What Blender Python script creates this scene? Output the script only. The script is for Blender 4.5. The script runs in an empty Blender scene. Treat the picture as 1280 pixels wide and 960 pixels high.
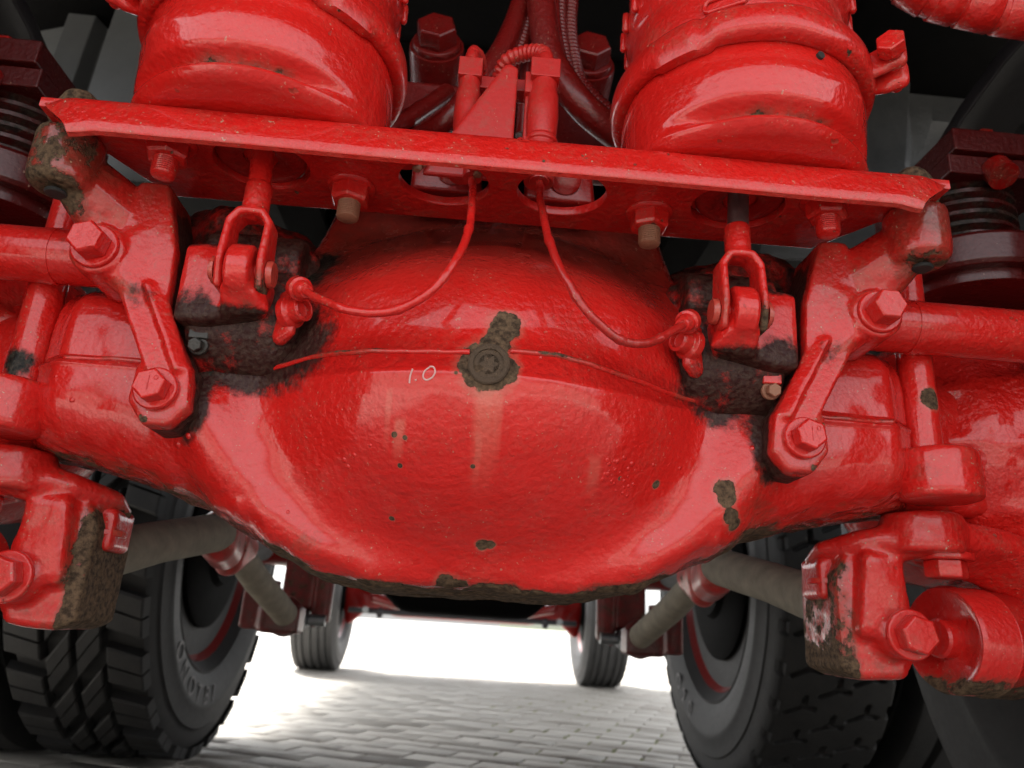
import bpy, bmesh, math, random
from mathutils import Vector, Matrix, noise
from mathutils.bvhtree import BVHTree
random.seed(7)
C = bpy.context.scene.collection
PI = math.pi
def rad(a): return math.radians(a)

# ------------------------------------------------------------------ camera
YAW, PITCH, ROLL = rad(2.580), rad(18.103), rad(3.6445)
CAM = Vector((-0.0056, 0.0, 0.360)); FPX = 921.3
fw = Vector((math.sin(YAW)*math.cos(PITCH), math.cos(YAW)*math.cos(PITCH), math.sin(PITCH)))
r0 = Vector((math.cos(YAW), -math.sin(YAW), 0)); u0 = r0.cross(fw)
rt = math.cos(ROLL)*r0 + math.sin(ROLL)*u0
up = -math.sin(ROLL)*r0 + math.cos(ROLL)*u0
cd = bpy.data.cameras.new('camera'); cam = bpy.data.objects.new('camera', cd); C.objects.link(cam)
M = Matrix(((rt.x, up.x, -fw.x, CAM.x), (rt.y, up.y, -fw.y, CAM.y), (rt.z, up.z, -fw.z, CAM.z), (0, 0, 0, 1)))
cam.matrix_world = M
cd.sensor_width = 36; cd.lens = FPX/1280*36; cd.clip_start = 0.01; cd.clip_end = 500
cd.dof.use_dof = True; cd.dof.focus_distance = 0.52; cd.dof.aperture_fstop = 9.0
bpy.context.scene.camera = cam
def at(px, py, Y):
    d = fw + rt*((px-640)/FPX) - up*((py-480)/FPX)
    return CAM + d*((Y-CAM.y)/d.y)

# ------------------------------------------------------------------ sky, sun, exposure
W = bpy.data.worlds.new('World'); bpy.context.scene.world = W; W.use_nodes = True
nt = W.node_tree; bg = nt.nodes['Background']
sky = nt.nodes.new('ShaderNodeTexSky'); sky.sky_type = 'NISHITA'; sky.sun_disc = False
SUN_EL, SUN_ROT = rad(58), rad(-38)
sky.sun_elevation = SUN_EL; sky.sun_rotation = SUN_ROT; sky.dust_density = 4.0; sky.air_density = 1.0
hs = nt.nodes.new('ShaderNodeHueSaturation'); hs.inputs['Saturation'].default_value = 0.10
nt.links.new(sky.outputs[0], hs.inputs['Color']); nt.links.new(hs.outputs[0], bg.inputs[0]); bg.inputs[1].default_value = 0.15
sd = bpy.data.lights.new('sun', 'SUN'); sd.energy = 4.0; sd.angle = rad(13); sd.color = (1, .97, .93)
so = bpy.data.objects.new('sun', sd); C.objects.link(so)
sdir = Vector((math.sin(SUN_ROT)*math.cos(SUN_EL), math.cos(SUN_ROT)*math.cos(SUN_EL), math.sin(SUN_EL)))
so.rotation_euler = sdir.to_track_quat('Z', 'Y').to_euler(); so.location = (-4, 4, 6)
vs = bpy.context.scene.view_settings
vs.view_transform = 'Standard'; vs.look = 'None'; vs.exposure = 2.1; vs.gamma = 1.0; vs.use_curve_mapping = False
cy = bpy.context.scene.cycles
cy.max_bounces = 5; cy.diffuse_bounces = 3; cy.glossy_bounces = 2; cy.use_denoising = True

# ------------------------------------------------------------------ materials
class NT:
    def __init__(s, name):
        s.m = bpy.data.materials.new(name); s.m.use_nodes = True; s.t = s.m.node_tree
        s.b = s.t.nodes['Principled BSDF']
    def n(s, typ, **k):
        x = s.t.nodes.new(typ)
        for a, v in k.items(): setattr(x, a, v)
        return x
    def l(s, a, b): s.t.links.new(a, b)
    def math(s, op, a, b=None, c=None, clamp=False):
        x = s.n('ShaderNodeMath', operation=op); x.use_clamp = clamp
        for i, v in enumerate((a, b, c)):
            if v is None: continue
            if isinstance(v, (int, float)): x.inputs[i].default_value = v
            else: s.l(v, x.inputs[i])
        return x.outputs[0]
    def coords(s):
        if not hasattr(s, '_c'): s._c = s.n('ShaderNodeTexCoord').outputs['Object']
        return s._c
    def noise(s, scale, detail=4, rough=.55, vec=None, dist=0):
        x = s.n('ShaderNodeTexNoise'); x.inputs['Scale'].default_value = scale
        x.inputs['Detail'].default_value = detail; x.inputs['Roughness'].default_value = rough
        x.inputs['Distortion'].default_value = dist
        s.l(vec or s.coords(), x.inputs['Vector']); return x.outputs['Fac']
    def ramp(s, fac, p0, p1):
        x = s.n('ShaderNodeMapRange'); x.interpolation_type = 'SMOOTHSTEP'
        x.inputs[1].default_value = p0; x.inputs[2].default_value = p1
        s.l(fac, x.inputs[0]); return x.outputs[0]
    def mix(s, fac, a, b):
        x = s.n('ShaderNodeMix', data_type='RGBA')
        if isinstance(fac, (int, float)): x.inputs[0].default_value = fac
        else: s.l(fac, x.inputs[0])
        for i, v in ((6, a), (7, b)):
            if isinstance(v, tuple): x.inputs[i].default_value = (*v, 1)
            else: s.l(v, x.inputs[i])
        return x.outputs[2]
    def mixf(s, fac, a, b):
        x = s.n('ShaderNodeMix', data_type='FLOAT'); s.l(fac, x.inputs[0])
        for i, v in ((2, a), (3, b)):
            if isinstance(v, (int, float)): x.inputs[i].default_value = v
            else: s.l(v, x.inputs[i])
        return x.outputs[0]
    def attr(s, name): x = s.n('ShaderNodeAttribute'); x.attribute_name = name; return x.outputs['Fac']

def paint(name, tint=1.0, rust=0.0, grease=0.0, gloss=.2, peel=1.0, dust=.3, spots=(), gspots=(), base=(0, 0, 0), chips=0.0, edge=0.0, streaks=()):
    """thick sprayed red paint; rust/grease = general amount, 'rust'/'grease' vertex attributes add to it; spots = bare-metal patches (x,y,z,r)"""
    k = NT(name)
    big = k.noise(7, 2); mid = k.noise(38, 3, .6); fine = k.noise(260, 3, .6); blotch = k.noise(52, 5, .74)
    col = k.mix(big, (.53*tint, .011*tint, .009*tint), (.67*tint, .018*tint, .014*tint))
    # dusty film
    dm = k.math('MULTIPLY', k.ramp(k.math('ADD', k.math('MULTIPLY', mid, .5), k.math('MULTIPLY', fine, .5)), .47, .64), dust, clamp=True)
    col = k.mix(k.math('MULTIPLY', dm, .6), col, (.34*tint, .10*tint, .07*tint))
    if streaks:
        sx = k.n('ShaderNodeSeparateXYZ'); k.l(k.coords(), sx.inputs[0]); wobx = k.math('MULTIPLY', k.math('SUBTRACT', mid, .5), .004)
        for (x, z1, z0, w, amt) in streaks:
            dx = k.math('ABSOLUTE', k.math('SUBTRACT', k.math('ADD', sx.outputs[0], wobx), x-base[0]))
            mk = k.math('MULTIPLY', k.ramp(dx, w, w*.3), k.ramp(sx.outputs[2], z0-base[2], z0-base[2]+(z1-z0)*.8))
            mk = k.math('MULTIPLY', mk, k.ramp(sx.outputs[2], z1-base[2]+.003, z1-base[2]-.003))
            col = k.mix(k.math('MULTIPLY', mk, amt), col, (.62, .17, .12))
    fl = k.attr('film_shade')
    col = k.mix(k.math('MULTIPLY', fl, k.math('ADD', .55, k.math('MULTIPLY', blotch, .6)), clamp=True), col, (.060*1.0, .030, .020))  # brown layer: dirt on the housing, painted shade on the brackets
    def spotmask(sp, wob):
        out = None
        for (x, y, z, r) in sp:
            vd = k.n('ShaderNodeVectorMath', operation='DISTANCE'); k.l(k.coords(), vd.inputs[0])
            vd.inputs[1].default_value = (x-base[0], y-base[1], z-base[2])
            d = k.math('DIVIDE', vd.outputs['Value'], r)
            out = d if out is None else k.math('MINIMUM', out, d)
        return k.math('SUBTRACT', out, k.math('MULTIPLY', k.math('SUBTRACT', k.noise(120, 3, .65), .5), wob))
    # rust / bare metal
    rv = k.math('ADD', k.attr('rust'), rust)
    rm = k.ramp(k.math('ADD', rv, k.math('MULTIPLY', k.math('SUBTRACT', blotch, .5), .98)), .48, .56)
    rm = k.math('MULTIPLY', rm, k.ramp(rv, .015, .05))
    if spots:
        smk = spotmask(spots, .9); sm = k.ramp(smk, 1.05, .97); col = k.mix(k.math('MULTIPLY', k.ramp(smk, 1.5, 1.0), .45), col, (.40, .13, .09)); rm = k.math('MAXIMUM', rm, sm)
    halo = k.ramp(k.math('ADD', rv, k.math('MULTIPLY', k.math('SUBTRACT', blotch, .5), 1.1)), .22, .52)
    col = k.mix(k.math('MULTIPLY', halo, .6), col, (.16*tint, .05*tint, .03*tint))
    rcol = k.mix(k.ramp(k.noise(190, 4, .7), .3, .7), (.030, .019, .012), (.150, .095, .056))
    if chips > 0:
        cm = k.math('MULTIPLY', k.ramp(k.noise(85, 2, .5), .70, .73), k.ramp(big, .45, .6))
        rm = k.math('MAXIMUM', rm, k.math('MULTIPLY', cm, chips))
    pt = k.n('ShaderNodeNewGeometry').outputs['Pointiness']
    ew = k.math('MULTIPLY', k.ramp(k.math('ADD', pt, k.math('MULTIPLY', k.math('SUBTRACT', blotch, .5), .12)), .545, .575), edge)
    col = k.mix(ew, col, (.36*tint, .10*tint, .065*tint))
    # light scuffs and specks of dried dirt
    sc = k.math('MULTIPLY', k.ramp(k.noise(420, 1, .5), .70, .74), k.ramp(mid, .46, .60))
    col = k.mix(k.math('MULTIPLY', sc, min(1., dust*2.2)), col, (.42, .26, .18))
    col = k.mix(rm, col, rcol)
    gv = k.math('ADD', k.attr('grease'), grease)
    gm = k.math('MULTIPLY', k.ramp(k.math('ADD', gv, k.math('MULTIPLY', k.math('SUBTRACT', blotch, .5), 1.5)), .30, .74), .96)
    if gspots:
        gm = k.math('MAXIMUM', gm, k.ramp(spotmask(gspots, 1.6), 1.25, .55))
    gcol = k.mix(k.ramp(fine, .35, .65), (.007, .0065, .006), (.034, .028, .021))
    col = k.mix(gm, col, gcol)
    k.l(col, k.b.inputs['Base Color'])
    ro = k.mixf(rm, k.math('ADD', gloss, k.math('MULTIPLY', mid, .18)), .85)
    ro = k.mixf(gm, ro, .48); k.l(ro, k.b.inputs['Roughness'])
    bm = k.math('ADD', k.math('MULTIPLY', mid, .20*peel), k.math('MULTIPLY', k.noise(215, 2, .5), .62*peel))
    bm = k.math('SUBTRACT', bm, k.math('MULTIPLY', k.math('MAXIMUM', rm, k.math('MULTIPLY', gm, .6)), k.math('ADD', .25, k.math('MULTIPLY', fine, .5))))
    bp = k.n('ShaderNodeBump'); bp.inputs['Strength'].default_value = .75; bp.inputs['Distance'].default_value = .0030
    k.l(bm, bp.inputs['Height']); k.l(bp.outputs[0], k.b.inputs['Normal'])
    k.b.inputs['Specular IOR Level'].default_value = .22
    cw = k.math('SUBTRACT', .75, k.math('MULTIPLY', k.math('MAXIMUM', rm, gm), .75), clamp=True)
    k.l(cw, k.b.inputs['Coat Weight']); k.b.inputs['Coat Roughness'].default_value = max(.05, gloss*.55)
    return k.m

def simple(name, c0, c1, rough=.6, scale=40, bump=.3, metal=0.0, dist=.002, coat=0.0):
    k = NT(name); n1 = k.noise(scale, 6, .6); n2 = k.noise(scale*6, 4)
    k.l(k.mix(n1, c0, c1), k.b.inputs['Base Color'])
    k.l(k.math('ADD', rough-.1, k.math('MULTIPLY', n2, .2)), k.b.inputs['Roughness'])
    k.b.inputs['Metallic'].default_value = metal; k.b.inputs['Coat Weight'].default_value = coat
    bp = k.n('ShaderNodeBump'); bp.inputs['Strength'].default_value = bump; bp.inputs['Distance'].default_value = dist
    k.l(k.math('ADD', n1, k.math('MULTIPLY', n2, .4)), bp.inputs['Height']); k.l(bp.outputs[0], k.b.inputs['Normal'])
    return k.m

RED = paint('red_paint')
REDG = paint('red_paint_thick_gloss', gloss=.12, dust=.12, peel=1.7)
REDW = paint('red_paint_dusty', rust=.06, dust=.5, chips=1.0, gloss=.28)
REDC = paint('red_paint_chipped_casting', rust=.18, dust=.4, chips=1.0, gloss=.25, edge=.5)
REDD = paint('red_paint_dark', tint=.55, dust=.35, gloss=.35, grease=.02)  # same red paint in a darker tint, slightly greasy
REDKK = paint('red_paint_deep_shaded', tint=.11, dust=.3, gloss=.4)  # near-black copy of the red; shade around the springs put into the colour
REDK = paint('red_paint_shaded', tint=.30, dust=.3, gloss=.4)  # darkened copy of the red for parts in shade: hoses, anchor bolts, rims
REDF = paint('red_paint_matt_overspray', tint=.8, dust=.55, gloss=.5, peel=.6)
REDGR = paint('red_paint_greasy', grease=.28, rust=.1, gloss=.22)
BLACKG = simple('black_grease', (.010, .010, .009), (.045, .040, .034), .45, 60, .6)
RUBBER = simple('tyre_rubber', (.007, .007, .0075), (.026, .025, .024), .66, 22, .15)
RUBBER.node_tree.nodes['Principled BSDF'].inputs['Specular IOR Level'].default_value = .3
RUBBER2 = simple('tyre_rubber_dusty', (.030, .030, .031), (.070, .069, .067), .7, 22, .15)
DIRT = simple('dirt_caked_steel', (.10, .086, .064), (.32, .28, .215), .9, 45, .7)
PLASTIC = simple('grey_plastic', (.09, .095, .097), (.15, .155, .157), .5, 14, .25)
DARKP = simple('black_plastic', (.010, .009, .011), (.028, .025, .030), .5, 14, .3)
BLACKM = simple('dark_chassis_paint', (.0025, .0025, .0025), (.006, .0055, .0055), .85, 18, .3)
BLACKM.node_tree.nodes['Principled BSDF'].inputs['Specular IOR Level'].default_value = .06
STEEL = simple('bare_scuffed_steel', (.16, .17, .17), (.34, .35, .36), .38, 90, .3, .9)
CHALK = simple('chalk', (.62, .32, .30), (.75, .48, .46), .9, 300, .2)
BARE = simple('rusty_bare_metal', (.030, .019, .012), (.12, .075, .045), .85, 160, .9)
TAN = simple('zinc_dusty_bolt', (.22, .075, .045), (.33, .17, .10), .6, 120, .4)
DARKHOLE = simple('dark_bore_disc', (.012, .012, .012), (.03, .028, .026), .8, 90, .3)

# ------------------------------------------------------------------ mesh helpers
class MB:
    def __init__(s): s.v = []; s.f = []
    def add(s, v, f):
        o = len(s.v); s.v += [Vector(p) for p in v]; s.f += [tuple(i+o for i in q) for q in f]; return s
    def box(s, c, d, rot=None):
        c = Vector(c); h = Vector(d)/2; R = rot or Matrix.Identity(3)
        v = [c + R @ Vector((x*h.x, y*h.y, z*h.z)) for x in (-1, 1) for y in (-1, 1) for z in (-1, 1)]
        return s.add(v, [(0, 1, 3, 2), (4, 6, 7, 5), (0, 4, 5, 1), (2, 3, 7, 6), (0, 2, 6, 4), (1, 5, 7, 3)])
    def lathe(s, prof, o, axis, seg=48, warp=None, ref=None):
        a = Vector(axis).normalized(); o = Vector(o)
        e1 = (Vector(ref) if ref else (Vector((0, 0, 1)) if abs(a.z) < .9 else Vector((1, 0, 0))))
        e1 = (e1 - a*e1.dot(a)).normalized(); e2 = a.cross(e1)
        v = []; f = []; n = len(prof)
        for i in range(seg):
            t = 2*PI*i/seg
            for j, (r, h) in enumerate(prof):
                if warp: r, h = warp(r, h, t)
                v.append(o + a*h + (e1*math.cos(t) + e2*math.sin(t))*r)
        for i in range(seg):
            k = (i+1) % seg
            for j in range(n-1): f.append((i*n+j, k*n+j, k*n+j+1, i*n+j+1))
        if prof[0][0] > 1e-6: f.append(tuple(i*n for i in range(seg)))
        if prof[-1][0] > 1e-6: f.append(tuple(i*n+n-1 for i in range(seg)))
        return s.add(v, f)
    def hexa(s, o, axis, af, h, ref=None, chamfer=True):
        r = af/math.sqrt(3)
        if chamfer: return s.lathe([(r, 0), (r, h*.80), (r*.965, h*.92), (r*.88, h)], o, axis, 6, ref=ref)
        return s.lathe([(r, 0), (r, h)], o, axis, 6, ref=ref)
    def tube(s, pts, rad_, seg=16, closed=False):
        pts = [Vector(p) for p in pts]; n = len(pts); v = []; f = []
        rr = rad_ if isinstance(rad_, (list, tuple)) else [rad_]*n
        prev = None
        for i, p in enumerate(pts):
            a, b = pts[max(i-1, 0)], pts[min(i+1, n-1)]
            if closed: a, b = pts[i-1], pts[(i+1) % n]
            t = (b-a).normalized()
            if prev is None:
                q = Vector((0, 0, 1)) if abs(t.z) < .9 else Vector((1, 0, 0)); e1 = (q - t*q.dot(t)).normalized()
            else: e1 = (prev - t*prev.dot(t)).normalized()
            prev = e1; e2 = t.cross(e1)
            for j in range(seg):
                w = 2*PI*j/seg; v.append(p + (e1*math.cos(w)+e2*math.sin(w))*rr[i])
        for i in range(n if closed else n-1):
            k = (i+1) % n
            for j in range(seg):
                m = (j+1) % seg; f.append((i*seg+j, i*seg+m, k*seg+m, k*seg+j))
        if not closed: f.append(tuple(range(seg-1, -1, -1))); f.append(tuple((n-1)*seg+j for j in range(seg)))
        return s.add(v, f)
    def hull(s, balls, res=2):
        """convex hull of spheres (x,y,z,r): rounded convex solid"""
        bm = bmesh.new()
        for (x, y, z, r) in balls:
            if r <= 0: bm.verts.new((x, y, z))
            else: bmesh.ops.create_icosphere(bm, subdivisions=res, radius=r, matrix=Matrix.Translation((x, y, z)))
        bv = bmesh.new()
        for q in bm.verts: bv.verts.new(q.co)
        bm.free()
        bmesh.ops.convex_hull(bv, input=list(bv.verts))
        bmesh.ops.delete(bv, geom=[q for q in bv.verts if not q.link_faces], context='VERTS')
        bv.verts.index_update()
        s.add([q.co.copy() for q in bv.verts], [tuple(q.index for q in fc.verts) for fc in bv.faces]); bv.free(); return s
    def slab(s, xz, y0, y1, r=.004):
        """rounded plate: outline points (x,z) between two Y"""
        return s.hull([(x, y, z, r) for (x, z) in xz for y in (y0+r, y1-r)], 1)
    def mirror(s, sg):
        if sg < 0: s.v = [Vector((-p.x, p.y, p.z)) for p in s.v]
        return s
    def mesh(s, name):
        me = bpy.data.meshes.new(name); me.from_pydata([tuple(p) for p in s.v], [], s.f)
        bm = bmesh.new(); bm.from_mesh(me); bmesh.ops.recalc_face_normals(bm, faces=bm.faces); bm.to_mesh(me); bm.free()
        return me
    def build(s, name, mat, parent=None, sharp=35, bevel=0, smooth=True):
        return finish(s.mesh(name), name, mat, parent, sharp, bevel, smooth)
    def fuse(s, name, mat, parent=None, voxel=.003, it=6, fac=.5, attr=None, lump=0.0):
        me = s.mesh(name); o = bpy.data.objects.new('tmp', me); C.objects.link(o)
        r = o.modifiers.new('r', 'REMESH'); r.mode = 'VOXEL'; r.voxel_size = voxel
        q = o.modifiers.new('s', 'SMOOTH'); q.iterations = it; q.factor = fac
        dg = bpy.context.evaluated_depsgraph_get(); me2 = bpy.data.meshes.new_from_object(o.evaluated_get(dg))
        bpy.data.objects.remove(o); bpy.data.meshes.remove(me)
        if lump:
            nn = [v.normal.copy() for v in me2.vertices]
            for v, n_ in zip(me2.vertices, nn): v.co += n_*lump*(noise.noise(v.co*55)+.5*noise.noise(v.co*130))
        if attr: set_attr(me2, attr)
        return finish(me2, name, mat, parent, 180, 0, True)
def set_attr(me, attr):
    for nm, fn in attr.items():
        a = me.attributes.new(nm, 'FLOAT', 'POINT')
        a.data.foreach_set('value', [max(0., min(1., fn(v.co))) for v in me.vertices])
def finish(me, name, mat, parent=None, sharp=35, bevel=0, smooth=True):
    me.name = name
    if smooth:
        me.shade_smooth()
        if sharp < 180: me.set_sharp_from_angle(angle=rad(sharp))
    me.materials.append(mat)
    o = bpy.data.objects.new(name, me); C.objects.link(o)
    if bevel:
        b = o.modifiers.new('bevel', 'BEVEL'); b.width = bevel; b.segments = 2; b.limit_method = 'ANGLE'; b.angle_limit = rad(35); b.harden_normals = True
    if parent is not None:
        o.parent = parent
        w = Vector((0, 0, 0)); p = parent
        while p is not None: w += p.location; p = p.parent
        me.transform(Matrix.Translation(-w))
    return o
def tag(o, label, cat, group=None, kind=None):
    o['label'] = label; o['category'] = cat
    if group: o['group'] = group
    if kind: o['kind'] = kind
    return o
def thing(name, label, cat, loc=(0, 0, 0), group=None):
    o = bpy.data.objects.new(name, None); C.objects.link(o); o.location = loc; o.empty_display_size = .05
    return tag(o, label, cat, group)
def smooth_path(pts, n=8):
    pts = [Vector(p) for p in pts]; out = []
    for i in range(len(pts)-1):
        p0 = pts[max(i-1, 0)]; p1 = pts[i]; p2 = pts[i+1]; p3 = pts[min(i+2, len(pts)-1)]
        for k in range(n):
            t = k/n
            out.append(.5*((2*p1)+(p2-p0)*t+(2*p0-5*p1+4*p2-p3)*t*t+(3*p1-p0-3*p2+p3)*t**3))
    return out+[pts[-1]]
def interp(x, xs, ys):
    if x <= xs[0]: return ys[0]
    for i in range(1, len(xs)):
        if x <= xs[i]:
            t = (x-xs[i-1])/(xs[i]-xs[i-1]); t = t*t*(3-2*t)*.5+t*.5
            return ys[i-1]+(ys[i]-ys[i-1])*t
    return ys[-1]
def sst(a, b, x):
    t = max(0., min(1., (x-a)/(b-a))); return t*t*(3-2*t)
def hex_bolt(name, o, axis, af, h, mat, parent, washer=1.0, wr=None, ref=None, rot=0, wh=None):
    """hex head on a flange washer, pointing along axis"""
    a = Vector(axis).normalized(); o = Vector(o); wr = wr or af*.66; wh = wh or h*.28
    m = MB(); m.lathe([(wr*.6, -.002), (wr, -.002), (wr, wh*.6), (wr*.95, wh), (wr*.55, wh)], o, a, 40)
    e = Vector((0, 0, 1)) if abs(a.z) < .9 else Vector((1, 0, 0))
    e = (Matrix.Rotation(rot, 3, a) @ (e - a*e.dot(a)).normalized())
    m.hexa(o + a*wh, a, af, h, ref=e)
    return m.build(name, mat, parent, 28, .0008)
def stud_nut(name, o, axis, af, h, sl, mat, parent, rot=0, matstud=None):
    a = Vector(axis).normalized(); o = Vector(o)
    m = MB(); m.lathe([(af*.5, -.002), (af*.70, -.002), (af*.70, .0022), (af*.62, .004), (af*.5, .004)], o, a, 36)
    e = Matrix.Rotation(rot, 3, a) @ Vector((1, 0, 0))
    r = af/math.sqrt(3)
    m.lathe([(r, .003), (r, h*.85), (r*.9, h), (r*.6, h)], o, a, 6, ref=e)
    nut = m.build(name, mat, parent, 28, .0008)
    # threaded stud
    pr = [(af*.30, h*.5)]; z = h
    while z < sl-.002: pr += [(af*.325, z), (af*.305, z+.0008)]; z += .0016
    pr += [(af*.30, sl-.001), (af*.24, sl), (0, sl)]
    MB().lathe(pr, o, a, 28).build('stud', matstud or mat, nut, 40)
    return nut

# ================================================================== the setting: ground and pavers
def sheet(name, x0, x1, y0, y1, z, mat):
    m = MB().add([(x0, y0, z), (x1, y0, z), (x1, y1, z), (x0, y1, z)], [(0, 1, 2, 3)])
    return m.build(name, mat)
SAND = simple('joint_sand', (.13, .118, .10), (.22, .20, .17), .95, 30, .5)
k = NT('concrete_paver'); gi = k.n('ShaderNodeObjectInfo')
n1 = k.noise(14, 5, .6); n2 = k.noise(220, 4, .65); n3 = k.noise(2.1, 3)
pc = k.mix(n1, (.27, .25, .218), (.38, .355, .315)); pc = k.mix(k.ramp(n2, .45, .75), pc, (.46, .43, .38)); pc = k.mix(k.ramp(n3, .5, .75), pc, (.30, .25, .215))
k.l(pc, k.b.inputs['Base Color']); k.b.inputs['Roughness'].default_value = .68
bp = k.n('ShaderNodeBump'); bp.inputs['Strength'].default_value = .5; bp.inputs['Distance'].default_value = .003; k.l(k.math('ADD', n2, n1), bp.inputs['Height']); k.l(bp.outputs[0], k.b.inputs['Normal'])
PAVER = k.m
k = NT('far_paving'); n1 = k.noise(3, 5, .6); k.l(k.mix(n1, (.26, .255, .24), (.34, .33, .31)), k.b.inputs['Base Color']); k.b.inputs['Roughness'].default_value = .75
FARPAVE = k.m
ground = sheet('ground', -60, 60, -40, 120, -.008, SAND); ground['kind'] = 'structure'
ground['label'] = 'grey concrete block paving under and around the truck'
def paver_mesh(seed):
    rnd = random.Random(seed); L, Wd, ch = .1972, .0972, .0035
    v = []
    for z, ins in ((-.012, 0), (-.0035, 0), (0, ch)):
        ring = [(-L/2+ins, -Wd/2+ins), (0, -Wd/2+ins+.003), (L/2-ins, -Wd/2+ins), (L/2-ins, Wd/2-ins), (0, Wd/2-ins+.003), (-L/2+ins, Wd/2-ins)]
        v += [(x+rnd.uniform(-1, 1)*.0012, y+rnd.uniform(-1, 1)*.0012, z) for x, y in ring]
    f = []
    for a in (0, 6):
        for i in range(6): j = (i+1) % 6; f.append((a+i, a+j, a+6+j, a+6+i))
    f.append(tuple(range(12, 18)))
    me = MB().add(v, f).mesh('paver'); me.shade_smooth(); me.set_sharp_from_angle(angle=rad(50)); me.materials.append(PAVER); return me
pav = [paver_mesh(i) for i in range(6)]
cells = []
PR = rad(-20)
for j in range(-45, 125):
    for i in range(-55, 55):
        x = (i + (.5 if j % 2 else 0))*.2; y = .5 + j*.1
        X = x*math.cos(PR)-y*math.sin(PR); Y = x*math.sin(PR)+y*math.cos(PR)
        if abs(X) < 6.2 and -1.5 < Y < 9.3: cells.append((X, Y))
vis = [c for c in cells if 1.45 < c[1] < 6 and -.78-.02*c[1] < c[0] < .82+.02*c[1]]
vis.sort(key=lambda c: c[1]); near = set(vis[:290])
restm = MB()
for (X, Y) in cells:
    if (X, Y) in near:
        o = bpy.data.objects.new('paver', random.choice(pav)); C.objects.link(o); o.parent = ground
        o.location = (X, Y, random.uniform(-.0015, .0015)); o.rotation_euler = (random.uniform(-.006, .006), random.uniform(-.004, .004), PR+random.uniform(-.012, .012)+(PI if random.random() < .5 else 0))
    else:
        me = random.choice(pav); R = Matrix.Rotation(PR, 3, 'Z'); dz = random.uniform(-.0015, .0015)
        restm.add([R @ v.co + Vector((X, Y, dz)) for v in me.vertices], [tuple(p.vertices) for p in me.polygons])
ro = finish(restm.mesh('paving_field'), 'paving_field', PAVER, ground, 50); ro['kind'] = 'stuff'
fp = sheet('far_paving', -60, 60, 9.2, 120, -.0065, FARPAVE); fp.parent = ground; fp['kind'] = 'stuff'
# moss in the joints
MOSS = simple('moss', (.13, .15, .05), (.30, .32, .12), .95, 200, .8)
mm = MB()
for (X, Y) in vis:
    if Y < 4.2 and X > .18 and random.random() < .3+.25*(X > .4):
        c = Vector((X-.1*math.cos(PR), Y-.1*math.sin(PR), .0))
        for q in range(7):
            px = c + Matrix.Rotation(PR, 3, 'Z') @ Vector((random.gauss(0, .003), random.uniform(-.042, .042), -.005)); s_ = random.uniform(.004, .008)
            mm.hull([(px.x, px.y, px.z, s_)], 1)
o = mm.build('moss', MOSS, None); tag(o, 'green moss growing in the joints of the block paving', 'moss', kind='stuff')

# far garden fence, faint in the glare
t = thing('picket_fence', 'pale green picket fence far off in the glare under the axle', 'fence', (6, 55, 0))
GF = simple('faded_green_wood', (.22, .26, .15), (.34, .38, .24), .9, 3, .2)
pk = MB().hull([(-.05, -.012, 0, 0), (.05, -.012, 0, 0), (-.05, .012, 0, 0), (.05, .012, 0, 0), (-.05, -.012, .95, 0), (.05, -.012, .95, 0), (0, -.012, 1.05, 0), (-.05, .012, .95, 0), (.05, .012, .95, 0), (0, .012, 1.05, 0)]).mesh('picket'); pk.materials.append(GF)
for i in range(26):
    o = bpy.data.objects.new('picket', pk); C.objects.link(o); o.parent = t; o.location = (-3.2+.25*i, 0, .0)
for z in (.25, .75): MB().box((6, 55.03, z), (6.6, .03, .08)).build('fence_rail', GF, t, 35)

# ================================================================== axle housing (banjo)
ZC = .527
AX = [0, .07, .115, .14, .172, .22, .275, .345, .5]
def zbot(X): return interp(abs(X), AX, [.379, .379, .386, .398, .413, .437, .454, .468, .470])
def ztop(X): return interp(abs(X), [0, .09, .14, .165, .20, .5], [.745, .742, .725, .650, .608, .605])
def yfront(X): return interp(abs(X), [0, .15, .2, .26, .315, .335, .36, .5], [.53, .53, .525, .528, .531, .545, .588, .60])
def dome(X, Z):
    zr = .122 if Z < .528 else .165
    q = .084*(1-((abs(X)/.160)**2.15+(abs(Z-.528)/zr)**2.1)); kk = .021
    return .5*(q+math.sqrt(q*q+kk*kk)) - .5*(-.25+math.sqrt(.0625+kk*kk))*0
NX, NT_ = 320, 330
hm = MB(); rows = []
def _sect(n):
    a = [2*PI*q/6000 for q in range(6001)]; pts = [(math.copysign(abs(math.cos(t))**(2/n), math.cos(t))*.8, math.copysign(abs(math.sin(t))**(2/n), math.sin(t))) for t in a]
    L = [0.]
    for p, q in zip(pts, pts[1:]):
        m_ = (abs(p[1])+abs(q[1]))/2; wt = 1+ (5 if (m_ < .05 and p[0] > 0) else 0); wt *= (1 if p[0] > -.3 else .35)
        L.append(L[-1]+math.hypot(q[0]-p[0], q[1]-p[1])*wt)
    out = []; k0 = 0
    for j in range(NT_):
        tgt = L[-1]*(j+.5)/NT_
        while L[k0+1] < tgt: k0 += 1
        out.append(a[k0])
    return out
TSC = {}
X0, X1 = -.46, .46
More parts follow.
